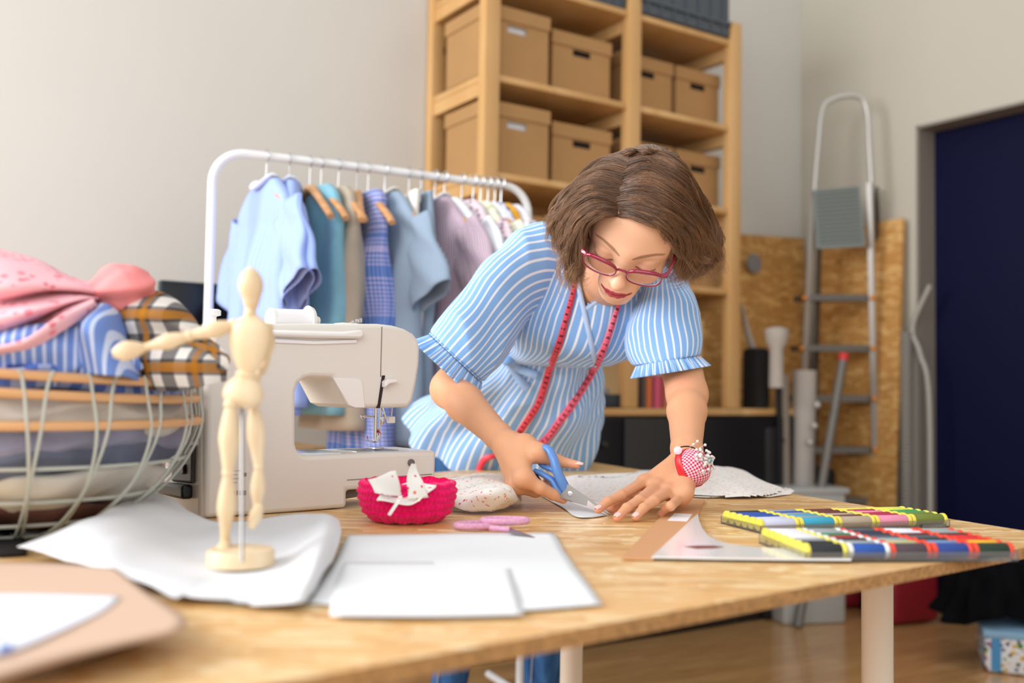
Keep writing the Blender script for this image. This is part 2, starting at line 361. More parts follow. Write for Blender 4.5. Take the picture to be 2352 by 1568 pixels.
# grey plastic crates on top
gcr = flat('grey_crate_plastic', '4b535c', rough=.45)
def crate(x0, x1, y0, y1, z, hh, label):
    c = thing('crate', (0, 0, 0), label, 'crate', 'grey crates on top of the shelves', M=M0 @ Matrix.Translation(((x0+x1)/2, y0, z)))
    m = MB(); m.box((x0, y0, z), (x1, y1, z+.01), M0)
    m.box((x0, y0, z), (x1, y0+.006, z+hh), M0).box((x0, y1-.006, z), (x1, y1, z+hh), M0).box((x0, y0, z), (x0+.006, y1, z+hh), M0).box((x1-.006, y0, z), (x1, y1, z+hh), M0)
    for k in range(7):
        xx = x0+(x1-x0)*(k+.5)/7; m.box((xx-.004, y0-.008, z+.02), (xx+.004, y0, z+hh-.03), M0)
    m.box((x0-.004, y0-.012, z+.05), (x1+.004, y0, z+.062), M0)
    m.build('body', gcr, c, smooth=False)
    m = MB(); m.box((x0-.012, y0-.014, z+hh-.02), (x1+.012, y0+.004, z+hh+.004), M0).box((x0-.012, y1-.004, z+hh-.02), (x1+.012, y1+.012, z+hh+.004), M0)
    m.box((x0-.012, y0, z+hh-.02), (x0+.004, y1, z+hh+.004), M0).box((x1-.004, y0, z+hh-.02), (x1+.012, y1, z+hh+.004), M0).build('rim', gcr, c, smooth=False)
a, b2 = onback(1474, 40, SD)[0], onback(1676, 40, SD)[0]
crate(-a, -b2, -SD+.005, -.06, zs[0]+.001, .24, 'large dark grey plastic crate on the top shelf, right end')
a2 = onback(1330, 5, SD)[0]; b3 = onback(1455, 5, SD)[0]
crate(-a2-.05, -b3-.02, -SD+.02, -.06, zs[0]+.001, .22, 'dark grey plastic crate on the top shelf left of the large crate')
# ------------------------------------------------------------------ OSB boards, ladder and leaning things by the side wall
osb_wall = osb('osb_board', 'b68548', '7a4f22', 'd6a968', .6, orient='y')
def lean(name, label, cat, p0, p1, p2, p3, th, m, holes=None):
    o = MB()
    n = ((p1-p0).cross(p3-p0)).normalized()
    if n.y > 0: n = -n
    V = [p0, p1, p2, p3]+[p+n*th for p in (p0, p1, p2, p3)]
    o.add(V, [(3, 2, 1, 0), (4, 5, 6, 7), (0, 1, 5, 4), (1, 2, 6, 5), (2, 3, 7, 6), (3, 0, 4, 7)])
    return tag(o.build(name, m, smooth=False), label, cat)
zt1 = onback(1760, 545, .05)[1]
lean('osb_panel', 'wide strand board panel leaning on the shelf wall behind the ladder', 'board', R(.86, .14, .0), R(.03, .14, .0), R(.03, .03, zt1+.02), R(.86, .03, zt1-.02), .018, osb_wall)
zt2 = onback(1760, 620, .08)[1]
lean('osb_panel', 'lower strand board panel leaning in front of the wider one', 'board', R(.86, .24, .0), R(.16, .24, .0), R(.16, .08, zt2), R(.86, .08, zt2-.01), .018, osb_wall)
d1, z1 = onright(2040, 505, .06)
osb_side = osb('osb_side_board', 'c48f4e', '7a4f22', 'e0b676', .6, orient='x')
lean('osb_panel', 'tall strand board standing against the side wall behind the ladder', 'board', R(.13, d1+.07, 0), R(.13, .165, 0), R(.03, .165, z1), R(.03, d1+.07, z1), .02, osb_side)
# grey discs on the board
tag(MB().lathe([(.045, 0), (.045, .01)], 24, Matrix.Translation(R(onback(1728, 605, .11)[0], .115, onback(1728, 605, .11)[1])) @ Matrix.Rotation(RA, 4, 'Z') @ Matrix.Rotation(math.pi/2, 4, 'X')).build('round_sticker', flat('grey_sticker', '7e7c7c', rough=.6)), 'small round grey disc on the strand board beside the shelf post', 'disc')
# ladder: folded step ladder leaning on the side wall
alu = flat('aluminium', 'c4c2bd', rough=.4, metal=.6); dalu = flat('dark_aluminium', '6b6762', rough=.4, metal=.7); gply = flat('grey_tread_plastic', '7d8482', rough=.35, metal=.5); orng = flat('orange_plastic', 'e08a1c', rough=.45)
LD = 4.45
def Lp(px, py, off=0): return P(px, py, LD+off)
lad = thing('step_ladder', Lp(1925, 1250)*1, 'folded aluminium step ladder with orange joints leaning beside the navy door', 'ladder')
top = smoothpath([(1868, 470), (1880, 320), (1888, 255), (1905, 232), (1945, 220), (1978, 226), (1992, 260), (1996, 330), (2003, 440)], 6)
MB().tube([Lp(x, y, .05*(1-(y-215)/300)) for x, y in top], .0125, 12).build('safety_rail', alu, lad)
def zpt(px, py, z): return None
lb = G(1838, 1, 0) if False else None
def rail(pa, pb, wdt, m, off=0, dep=.03):
    a = Lp(*pa, off); b = Lp(*pb, off)
    tt = (a.z-0.01)/(a.z-b.z); b = a+(b-a)*tt              # carry down to the floor
    MB().tube([a, b], [wdt, wdt], 4, flat=dep/wdt/2 if dep/wdt/2 > .4 else .6, up=Vector((0, 1, 0))).build('rail', m, lad, smooth=False)
rail((1868, 455), (1838, 1080), .014, alu); rail((1998, 420), (2012, 1080), .016, alu)
rail((1882, 560), (1872, 1000), .011, dalu, .10); rail((2012, 430), (2032, 1080), .014, dalu, .10)
# platform
pl = [Lp(1866, 438, -.01), Lp(1972, 428, -.01), Lp(1986, 566, -.03), Lp(1873, 572, -.03)]
n_ = (pl[1]-pl[0]).cross(pl[3]-pl[0]).normalized(); n_ = n_ if n_.y < 0 else -n_
m = MB(); m.add(pl+[p+n_*.012 for p in pl], [(3, 2, 1, 0), (4, 5, 6, 7), (0, 1, 5, 4), (1, 2, 6, 5), (2, 3, 7, 6), (3, 0, 4, 7)])
for k in range(13):
    f0 = (k+.7)/14; a = pl[0].lerp(pl[3], f0)+n_*.014; b = pl[1].lerp(pl[2], f0)+n_*.014; m.tube([a.lerp(b, .06), a.lerp(b, .94)], .0055, 6)
m.build('platform', gply, lad, smooth=False)
for i, (l, r_, y) in enumerate(((1852, 2002, 676), (1845, 2004, 792), (1842, 2006, 908), (1838, 2008, 1026), (1835, 2009, 1142), (1832, 2010, 1260))):
    a = Lp(l, y); b = Lp(r_, y); d_ = Vector((-.03, .10, 0)) 
    st = MB(); V = [a, b, b+d_, a+d_]; V2 = [p-Vector((0, 0, .028)) for p in V]
    st.add(V+V2, [(3, 2, 1, 0), (4, 5, 6, 7), (0, 1, 5, 4), (1, 2, 6, 5), (2, 3, 7, 6), (3, 0, 4, 7)]); so = st.build('step', dalu, lad, smooth=False)
    for a_, b_, c_, d_ in ((r_+2, y+8, -.02, .012), (l-4, y+8, -.02, .011), (r_+22, y+8, .08, .009)): MB().sph(Lp(a_, b_, c_), d_).build('orange_joint', orng, so)
yb = [Lp(2020, 1120, .0), Lp(2028, 1120, .0)]
MB().tube([Lp(2020, 1080), Lp(2024, 1250)], [.008, .022], 6).build('foot', orng, lad)
# metal tube with a red cap, rolls, cleaning things
gm = flat('grey_painted_tube', '77736d', rough=.45, metal=.3)
tb = thing('metal_tube', P(1890, 1200, 4.2), 'grey metal tube with a red end cap leaning between ladder rungs', 'tube')
pa = P(1936, 828, 4.25); pb = P(1885, 1130, 4.12); pb = pa+(pb-pa)*((pa.z-.005)/(pa.z-pb.z))
MB().tube([pa, pb], .019, 12).build('shaft', gm, tb); MB().tube([pa+(pa-pb).normalized()*.03, pa], .02, 12).build('cap', flat('red_cap', 'd8303c', rough=.5), tb)
def standing(name, label, cat, px, py0, r, D, m, tilt=(0, 0), n=16, group=None):
    a = P(px, py0, D); b = Vector((a.x+tilt[0], a.y+tilt[1], .004)); return tag(MB().tube([a, b], r, n).build(name, m), label, cat, group)
wht = flat('white_roll', 'b9b2ab', rough=.7); bk2 = flat('black_matte', '0f0f12', rough=.7)
standing('paper_roll', 'tall white paper roll standing left of the metal tube', 'roll', 1848, 850, .05, 4.28, wht, (-.02, 0))
standing('tube_roll', 'thin grey roll behind the black stand near the shelf', 'roll', 1795, 860, .03, 4.25, flat('warm_grey_roll', '94887c', rough=.6), (.02, 0))
standing('clamp_stand', 'black upright stand pole among the rolls', 'stand', 1788, 795, .012, 4.2, bk2, (.02, 0))
tag(MB().lathe([(.03, 0), (.028, .16), (.045, .19), (.05, .24), (.02, .25)], 20, Matrix.Translation(P(1783, 890, 4.1))).build('lamp_head', wht), 'white rounded lamp head beside the black stand pole', 'lamp')
m = MB(); c0 = P(1728, 820, 4.3)
m.tube([P(1703, 700, 4.32), P(1716, 760, 4.32), P(1728, 800, 4.32)], [.015, .03, .035], 10, flat=.4); tag(m.build('white_cloth_scrap', wht), 'pointed white cloth hanging beside the right shelf post', 'cloth')
tag(MB().box((-.03, -.06, .0), (.05, .04, onback(1720, 800, .3)[1]), Matrix.Translation(P(1728, 1000, 4.25).xy.to_3d()) @ Matrix.Rotation(RA, 4, 'Z'), .02).build('black_bag', bk2), 'tall black bag standing right of the shelf post', 'bag')
tag(MB().box((-.04, -.05, .0), (.04, .05, .80), Matrix.Translation(P(1757, 1000, 4.2).xy.to_3d()) @ Matrix.Rotation(RA, 4, 'Z'), .02).build('suitcase', flat('near_black', '1a181c', rough=.5)), 'narrow near-black case standing next to the black bag', 'case')
bb = MB(); cB = P(1850, 1050, 4.35).xy.to_3d(); bb.box((-.11, -.08, 0), (.12, .08, .62), Matrix.Translation(cB) @ Matrix.Rotation(RA, 4, 'Z'), .03)
tbx = thing('tool_box', cB, 'black box behind the white paper roll', 'box'); bb.build('body', bk2, tbx)
for i, (x, y) in enumerate(((1877, 930), (1870, 978), (1860, 1016))):
    MB().sph(P(x, y, 4.15), .016).build('metal_knob', alu, tbx)
# white bin on the floor in front of the ladder
wb = thing('plastic_tub', P(1860, 1200, 3.7), 'white plastic tub in front of the ladder', 'tub')
cw = P(1858, 1118, 4.17); 
MB().box((-.16, -.09, 0), (.12, .09, cw.z), Matrix.Translation(Vector((cw.x, cw.y, 0))) @ Matrix.Rotation(.2, 4, 'Z'), .015).build('tub_body', flat('white_tub', 'b4b6b4', rough=.5), wb)
MB().box((-.17, -.10, cw.z-.018), (.13, .10, cw.z+.004), Matrix.Translation(Vector((cw.x, cw.y, 0))) @ Matrix.Rotation(.2, 4, 'Z'), .004).build('rim', flat('white_tub', 'b4b6b4'), wb)
# corrugated grey hose and thin pipe against the side wall
dh = onright(2078, 900, .06)[0]
hose = [R(.05, dh-.0, .0)+Vector((0, 0, z)) for z in np.arange(.005, onright(2078, 760, .06)[1], .006)]
rs = [.026+.0035*(i % 3-1) for i in range(len(hose))]
tag(MB().tube(hose, rs, 14).build('corrugated_hose', flat('grey_hose', '8f8c86', rough=.5)), 'grey corrugated hose standing beside the door frame', 'hose')
pz = [R(.03, dh+.10, .005), R(.03, dh+.10, .9), R(.035, dh+.06, 1.12), R(.03, dh+.02, 1.24), R(.02, dh+.10, 1.42)]
tag(MB().tube([Vector(p) for p in smoothpath(pz, 6)], .011, 10).build('thin_pipe', flat('pale_grey_pipe', 'a9a59c', rough=.5)), 'thin pale pipe running up beside the door frame', 'pipe')
# red bag, dark garment and patterned crate on the floor at the right
redm = flat('red_nylon', '8c0f22', rough=.5, noise=.1, nscale=6)
rb = thing('duffel_bag', G(2110, 1425, 0), 'red duffel bag with black trim on the floor behind the table leg', 'bag')
g0 = G(2105, 1425, 0)-Vector((.06, .1, 0)); Mr = Matrix.Translation(g0) @ Matrix.Rotation(-.5, 4, 'Z')
MB().box((-.10, 0, .003), (.16, .18, .25), Mr @ Matrix.Rotation(.9, 4, 'Z'), .035, 4).build('bag_body', redm, rb)
Mq = Mr @ Matrix.Rotation(.9, 4, 'Z')
MB().box((-.102, .07, .02), (.162, .11, .256), Mq, .01).build('strap', bk2, rb); MB().tube([Mq @ Vector(p) for p in smoothpath([(-.06, .09, .25), (-.03, .09, .30), (.08, .09, .31), (.12, .09, .25)], 5)], .01, 8).build('handle', bk2, rb)
MB().box((-.11, .02, .2), (.02, .05, .215), Mq).build('zip_pull', flat('silver_zip', 'b5b5b8', rough=.3, metal=.8), rb, smooth=False)
rb = thing('duffel_bag', G(1920, 1400, 0), 'smaller red bag on the floor left of the table leg', 'bag')
g0 = G(1905, 1398, 0); MB().box((0, 0, .003), (.22, .2, .15), Matrix.Translation(g0), .03, 3).build('bag_body', redm, rb); MB().box((.13, -.003, .005), (.165, .202, .154), Matrix.Translation(g0), .006).build('strap', bk2, rb)
def skirt(c, r0, r1, z0, z1, n=72, seed=1):
    m = MB()
    def fn(u, v):
        a = 2*math.pi*u; rr = r0+(r1-r0)*v**.7+.02*v*math.sin(a*11+wn((math.cos(a), math.sin(a), v), 2, seed)*2)+.012*wn((math.cos(a), math.sin(a), v*2), 5, seed)
        return Vector((c[0]+rr*math.cos(a), c[1]+rr*.8*math.sin(a), z0+(z1-z0)*v+.02*math.sin(a*3)*v))
    m.grid(n, 26, fn, closeu=True); return m
gc = P(2300, 1380, 3.05)
cr = thing('storage_crate', G(2310, 1568, 0), 'white crate with colourful printed pattern on the floor at right', 'crate')
g0 = G(2262, 1545, 0.0); Mc = Matrix.Translation(g0) @ Matrix.Rotation(-.35, 4, 'Z')
zc = .94-(1448-913)*g0.y/FP
pat = dots('printed_pattern', 'd8dadc', ['5a7f3a', '3c4f86', 'c8a23c', 'a5485a', '2c2c30'], 26, .26)
MB().box((0, 0, .003), (.42, .3, max(.14, zc)), Mc, .012).build('crate_body', pat, cr); MB().box((-.004, -.004, max(.14, zc)-.02), (.424, .304, max(.14, zc)+.004), Mc, .003).build('rim', flat('blue_trim', '7fa6c4', rough=.5), cr)
MB().box((-.002, .02, .02), (.0, .05, .12), Mc).box((.02, -.002, .01), (.05, 0, .13), Mc).build('blue_stripe', flat('stripe_blue', '3f86b8', rough=.5), cr, smooth=False)
bl = skirt((1.70, g0.y+.14, 0), .06, .17, gc.z+.12, max(.14, zc)+.025); tag(bl.build('dark_garment', flat('black_cotton', '07080c', rough=.9, spec=.1), mods=[SOL(.006)]), 'black gathered garment heaped on the patterned crate', 'clothes')
# monitor behind the rack
ms, mz = onback(545, 660, .30); ms2, _ = onback(372, 660, .30); mz0 = onback(372, 760, .3)[1]
mo = thing('monitor', R((ms+ms2)/2, .3, 0), 'black flat screen standing behind the clothes rack by the wall', 'monitor')
xm0, xm1 = -ms2, -ms+.06
zt_, zb_ = onback(372, 646, .3)[1], onback(372, 646, .3)[1]-.34
MB().box((xm0, -.3, zb_), (xm1, -.27, zt_), M0, .004).build('screen', flat('black_screen', '06080b', rough=.25), mo)
MB().box((xm0-.004, -.302, zb_-.004), (xm0+.004, -.268, zt_+.003), M0).box((xm0, -.302, zt_-.002), (xm1, -.268, zt_+.004), M0).build('bezel', flat('dark_bezel', '1b2a28', rough=.4), mo, smooth=False)
MB().tube([R((ms+ms2)/2, .27, zb_+.1), R((ms+ms2)/2, .25, .76)], .02, 12).lathe([(.11, 0), (.11, .012)], 24, Matrix.Translation(R((ms+ms2)/2, .25, .752))).build('stand', bk2, mo)
sd = thing('side_table', R((ms+ms2)/2, .25, 0), 'plain side table carrying the black screen', 'table')
MB().box((xm0-.1, -.5, .72), (xm1+.2, -.02, .75), M0, .004).build('tabletop', pine, sd)
for a, b2 in ((xm0-.08, -.48), (xm1+.16, -.48), (xm0-.08, -.06), (xm1+.16, -.06)): MB().box((a, b2, 0), (a+.03, b2+.03, .72), M0).build('leg', pine, sd, smooth=False)
# ------------------------------------------------------------------ work table
osb_top = osb('osb_table', 'ddae70', '9c6a34', 'f4dcae', 1.0, rough=.38)
edge_m = flat('osb_cut_edge', 'a98050', rough=.8, noise=.35, nscale=160, bump=.3, bscale=300)
n1, n2 = T(1400, 1430), T(1979, 1325); bk, br_ = T(1340, 1058), T(2352, 1218); bl_ = T(1000, 1084)
def isect(a, b, c, d):
    r_ = b-a; s_ = d-c; t_ = ((c.x-a.x)*s_.y-(c.y-a.y)*s_.x)/(r_.x*s_.y-r_.y*s_.x); return a+r_*t_
rc = isect(n1, n2, bk, br_); lf = isect(bk, bl_, Vector((-1.05, 0, TZ)), Vector((-1.05, 1, TZ))); ln = isect(n1, n2, Vector((-1.05, 0, TZ)), Vector((-1.05, 1, TZ)))
tbl = thing('work_table', (bk.x*.3+.1, 1.5, 0), 'large worktable with strand board top and white round legs in the foreground', 'table')
m = MB().prism([(p.x, p.y) for p in (ln, rc, bk, lf)], TZ-.014, TZ)
top_o = m.build('tabletop', osb_top, tbl, smooth=False); top_o.data.materials.append(edge_m)
for p_ in top_o.data.polygons:
    if abs(p_.normal.z) < .5: p_.material_index = 1
lw = flat('cream_leg_paint', 'd9d3c6', rough=.4)
for px, D in ((2015, 1.47), (1314, 2.0)):
    q = P(px, 1400, D); MB().cyl((q.x, q.y, .0), (q.x, q.y, TZ-.0141), .0225, n=24).lathe([(.04, TZ-.019), (.04, TZ-.0142)], 24, Matrix.Translation((q.x, q.y, 0))).build('leg', lw, tbl)
for x, y in ((-.85, .25), (-.9, 1.0)): MB().cyl((x, y, 0), (x, y, TZ-.0141), .0225, n=20).build('leg', lw, tbl)
# ------------------------------------------------------------------ sheet helper: control grid of (px, py, height over the table)
def patch(name, ctrl, m, th=.001, sub=6, amp=0.0, freq=30, seed=0, parent=None, uvs=1.0, base=None):
    cols = [smoothpath(c, sub) for c in ctrl]                     # rows first
    cols = list(zip(*cols)); cols = [smoothpath(list(c), sub) for c in cols]
    rows = list(zip(*cols)); nv = len(rows); nu = len(rows[0]); V = []; uv = []
    for j in range(nv):
        for i in range(nu):
            x, y, h = rows[j][i]; p = T(x, y, 0); p = T(x, y, max(h, 0)) if h > .004 else p+Vector((0, 0, max(h, 0)))
            if amp: p = p+Vector((0, 0, abs(amp*wn(p, freq, seed))))
            V.append(p); uv.append((p.x*uvs, p.y*uvs))
    F = [(j*nu+i, j*nu+i+1, (j+1)*nu+i+1, (j+1)*nu+i) for j in range(nv-1) for i in range(nu-1)]
    b = MB().add(V, F, None, uv); return b.build(name, m, parent, mods=[('SOLIDIFY', dict(thickness=th, offset=1))], angle=80)
paper = flat('white_paper', 'e6e9ed', rough=.7, spec=.3); tissue = flat('tracing_cloth', 'dddfe3', rough=.75, noise=.02, nscale=10)
cardb = flat('brown_card', 'ccae98', rough=.7)
# crumpled white cloth under the wooden figure, rising by the sewing machine
tag(patch('white_cloth', [[(330, 1118, .035), (395, 1150, .03), (480, 1200, .012), (600, 1195, .008), (700, 1183, .014), (752, 1183, .022), (778, 1196, .014)],
    [(265, 1165, .04), (330, 1190, .035), (460, 1232, .008), (600, 1225, .007), (690, 1222, .012), (745, 1225, .024), (782, 1230, .012)],
    [(190, 1205, .035), (270, 1232, .03), (400, 1265, .010), (560, 1270, .003), (660, 1280, .008), (725, 1290, .020), (762, 1290, .008)],
    [(110, 1235, .022), (220, 1275, .022), (345, 1310, .012), (520, 1330, .003), (630, 1335, .007), (700, 1345, .014), (728, 1345, .006)],
    [(40, 1262, .012), (200, 1302, .014), (330, 1345, .008), (420, 1388, .004), (560, 1392, .004), (670, 1392, .006), (700, 1392, .004)]], tissue, .0012, 7, .0035, 24, 3),
    'crumpled white cloth spread under the wooden figure', 'cloth')
# two overlapping white sheets in front
tag(patch('white_sheet', [[(800, 1232, .0015), (950, 1230, .0015), (1100, 1228, .0015), (1272, 1228, .0015)], [(770, 1290, .0015), (950, 1290, .0015), (1110, 1290, .003), (1310, 1292, .0015)],
    [(735, 1340, .0015), (950, 1345, .0015), (1150, 1345, .0015), (1350, 1345, .0015)], [(700, 1390, .0015), (950, 1405, .0015), (1190, 1410, .0015), (1384, 1394, .0015)]], paper, .0008, 6, .002, 14, 5),
    'large white sheet lying flat at the front of the table', 'paper')
tag(patch('white_sheet', [[(790, 1300, .0028), (1000, 1300, .0028), (1170, 1300, .0028)], [(765, 1360, .0028), (1000, 1365, .0028), (1185, 1362, .0028)], [(758, 1426, .0028), (1000, 1428, .003), (1203, 1422, .0028)]], paper, .0008, 6, .001, 14, 6),
    'smaller white sheet on top of the large flat one, nearest the table edge', 'paper')
cbs = patch('cardboard_sheet', [[(-60, 1298, .012), (120, 1300, .012), (265, 1312, .014)], [(-60, 1370, .016), (150, 1372, .017), (340, 1370, .018)], [(-60, 1460, .02), (180, 1450, .02), (425, 1428, .02)], [(-60, 1580, .022), (150, 1515, .022), (400, 1456, .021)]], cardb, .003, 6)
tag(cbs, 'light brown card sheet with lifted corner at the table\'s near left', 'cardboard')
MB().cyl(T(60, 1400, 0), T(60, 1400, .0155), .03).cyl(T(300, 1400, 0), T(300, 1400, .0175), .02)
tag(MB().prism([(T(x, y, .018).x, T(x, y, .018).y) for x, y in ((-50, 1330), (230, 1345), (330, 1420), (120, 1490), (-60, 1520))], TZ+.003, TZ+.0135).build('card_stack', flat('card_stack', '9c7a5a', rough=.8), smooth=False), 'stack of card under the lifted brown sheet', 'cardboard')
wl = patch('white_sheet', [[(-60, 1366, .0215), (100, 1366, .0215), (278, 1372, .0215)], [(-60, 1420, .0235), (80, 1415, .0235), (235, 1405, .0225)], [(-60, 1520, .026), (40, 1490, .026), (130, 1452, .025)]], flat('cool_white_paper', 'e8ecfa', rough=.6), .0008, 6)
tag(wl, 'white paper with a blue mark lying on the brown card sheet', 'paper')
MB().add([T(0, 1478, .0275), T(28, 1475, .0275), T(26, 1492, .0275), T(-4, 1500, .0275)], [(0, 1, 2, 3)]).build('blue_mark', flat('blue_ink', '5f7fc0', rough=.7), wl, smooth=False)
tag(patch('black_mat', [[(-80, 1222, .002), (0, 1222, .002), (50, 1226, .002)], [(-80, 1282, .002), (0, 1282, .002), (62, 1278, .002)]], flat('black_felt', '1c1a1c', rough=.9), .004, 3), 'black mat under the wire basket', 'mat')
# ------------------------------------------------------------------ sewing machine
M_o = T(470, 1192); e2 = T(798, 1168); ex = (e2-M_o).normalized(); ey = Vector((-ex.y, ex.x, 0)); mrz = math.atan2(ex.y, ex.x)
Mm = Matrix.Translation(M_o) @ Matrix.Rotation(mrz, 4, 'Z'); Mmi = Mm.inverted()
def mf(px, py, yl=0.0): q = Mmi @ hitp(px, py, M_o+ey*yl, ey); return (q.x, q.z)
def me_(px, py, xl=0.0): q = Mmi @ hitp(px, py, M_o+ex*xl, ex); return (q.y, q.z)
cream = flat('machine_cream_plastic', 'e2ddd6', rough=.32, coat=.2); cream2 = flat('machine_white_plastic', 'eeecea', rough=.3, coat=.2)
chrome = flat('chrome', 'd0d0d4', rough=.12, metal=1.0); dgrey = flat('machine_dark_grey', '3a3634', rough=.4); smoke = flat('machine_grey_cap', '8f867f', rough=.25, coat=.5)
mach = thing('sewing_machine', M_o, 'white domestic sewing machine seen from behind, left of the woman', 'sewing machine', rz=mrz)
TH = .125
def mbuild(outline, y0, y1, name, mat_, parent, bev=.006, seg=3):
    V = [(x, y0, z) for x, z in outline]+[(x, y1, z) for x, z in outline]; n = len(outline)
    b = MB().add(V, [tuple(range(n)), tuple(range(2*n-1, n-1, -1))]+[(i, n+i, n+(i+1) % n, (i+1) % n) for i in range(n)], Mm)
    return b.build(name, mat_, parent, mods=[('BEVEL', dict(width=bev, segments=seg, limit_method='ANGLE', angle_limit=1.0))], angle=35)
def crn(pts): return [tuple(v) for v in pts]
out = [(470, 1190), (700, 1174), (798, 1166), (798, 1126), (1001, 1113), (1003, 1040), (998, 1035), (850, 1040), (712, 1046), (696, 1044), (684, 1034), (680, 1020), (680, 900), (686, 880), (700, 869), (715, 866),
       (765, 866), (797, 928), (815, 937), (870, 937), (938, 935), (949, 920), (958, 880), (965, 835), (966, 800), (962, 780), (950, 765), (930, 754), (905, 747), (870, 743), (800, 743), (700, 742), (560, 744), (520, 748), (495, 760), (482, 790), (476, 900)]
mbody = mbuild([mf(*p) for p in out], 0, TH, 'body', cream, mach, .009, 3)
# darker lid recess line, top cover rib, seam and light strip
def strip(pts, y, r, name, m, par=mach, flat_=.5): return MB().tube([Mm @ Vector((mf(*p, y)[0], y, mf(*p, y)[1])) for p in pts], r, 6, flat=flat_).build(name, m, par)
def slab(pts, y0, y1, name, m, par=mach, bev=.0015): return mbuild([mf(*p) for p in pts], y0, y1, name, m, par, bev, 2)
slab([(600, 757), (700, 760), (780, 762), (826, 757), (830, 772), (820, 778), (700, 776), (600, 772)], -.012, .01, 'carry_handle', cream2, bev=.004)
slab([(630, 778), (720, 783), (817, 779), (818, 788), (720, 791), (630, 787)], -.003, .005, 'handle_edge', flat('bright_strip', 'f4f4f6', rough=.3), bev=.001)
slab([(876, 750), (878, 750), (875, 865), (873, 865)], -.0006, .002, 'face_seam', flat('seam_shadow', '8b8078', rough=.7), bev=.0002)
slab([(877, 862), (884, 862), (872, 937), (866, 937)], -.0012, .004, 'thread_slot', flat('slot_dark', '2b1c20', rough=.8), bev=.0003)
slab([(876, 876), (882, 871), (904, 871), (904, 878), (886, 881), (876, 890)], -.012, .0, 'thread_lever', cream2, bev=.0015)
slab([(765, 868), (800, 930), (815, 936), (838, 936), (832, 880), (826, 869)], -.0015, .004, 'lamp_panel', flat('panel_white', 'ece9e6', rough=.25, coat=.3), bev=.001)
slab([(797, 1101), (992, 1087.5), (992, 1089.5), (797, 1103)], -.0008, .003, 'base_seam', flat('seam_shadow', '8b8078'), bev=.0002)
slab([(800, 1128), (858, 1124), (858, 1140), (800, 1150)], .02, .08, 'under_frame', flat('under_grey', '6a625c', rough=.6))
hx, hz_ = mf(943, 1062); MB().lathe([(.0058, 0), (.0058, .003)], 20, Mm @ Matrix.Translation((hx, -.0006, hz_)) @ Matrix.Rotation(math.pi/2, 4, 'X')).build('screw_hole', flat('hole_grey', '6e6467', rough=.6), mach)
# bed plate, needle plate
bz = mf(850, 1040)[1]
nx, _ = mf(860, 1000, .05)
MB().box((nx-.045, .03, bz-.001), (nx+.035, .095, bz+.0012), Mm, .001).build('needle_plate', flat('steel_plate', 'a2a3a8', rough=.25, metal=.7), mach)
MB().box((mf(700, 1000)[0], .012, bz-.004), (mf(700, 1000)[0]+.07, .11, bz+.0018), Mm, .001).build('bobbin_cover', flat('clear_plate', 'd9dee2', rough=.1, coat=.5), mach)
# presser bar, foot, needle clamp
def my(px, py, y=.05): q = mf(px, py, y); return Mm @ Vector((q[0], y, q[1]))
MB().tube([my(863, 925), my(861, 1012)], .0032, 12).tube([my(873, 925), my(872, 985)], .002, 10).build('presser_bar', chrome, mach)
ft = MB().box((nx-.008, .035, bz+.003), (nx+.010, .062, bz+.006), Mm, .001).tube([my(843, 1001), my(845, 1010), my(852, 1014), my(862, 1016)], .0014, 8).tube([my(866, 985), my(872, 995), my(868, 1012)], .003, 8).tube([my(868, 1000), my(862, 1014)], .0035, 8)
ft.build('presser_foot', chrome, mach)
MB().tube([my(834, 956), my(858, 957)], .0018, 8).sph(my(834, 956), .0045).build('needle_screw', chrome, mach)
MB().tube([my(901, 930), my(899, 955)], .0012, 8).tube([my(876, 930), my(886, 962)], .0022, 6).build('threader_bar', chrome, mach)
q = mf(898, 963, .05); MB().box((q[0]-.0065, .046, q[1]-.006), (q[0]+.0065, .054, q[1]+.005), Mm, .0015).build('threader_tip', cream2, mach)
q = mf(876, 965, .05); MB().box((q[0]-.003, .045, q[1]-.007), (q[0]+.003, .055, q[1]+.007), Mm, .0012).build('needle_clamp', chrome, mach)
# thread spool, cap and thread guides on top
tz = mf(760, 743)[1]
sa = my(625, 733, .05); sb = my(706, 735, .05); 
sp_ = MB().tube([sa, sb], .0165, 24).build('thread_spool', flat('white_thread', 'f2f1f6', rough=.6, bump=.2, bscale=900), mach)
MB().tube([sb, sb+ex*.006], [.023, .021], 28).tube([sb+ex*.006, sb+ex*.02], [.012, .006], 16).build('spool_cap', cream2, mach)
MB().tube([sa-ex*.004, sa], .0175, 24).build('spool_end', cream2, mach)
MB().box((mf(815, 740)[0], .04, tz-.003), (mf(858, 740)[0], .07, tz+.006), Mm, .003).build('thread_guide', cream2, mach)
MB().tube([my(822, 740, .05), my(822, 733, .05)], .004, 12).tube([my(829, 740, .05), my(829, 731, .05)], .0022, 10).build('tension_pin', chrome, mach)
MB().tube([my(805, 743, .05), my(812, 738, .05)], .0025, 8).build('thread_hook', chrome, mach)
MB().lathe([(.0055, 0), (.0055, .012), (.012, .014), (.012, .021), (.009, .023)], 20, Matrix.Translation(my(488, 745, .08))).build('bobbin_winder', cream2, mach)
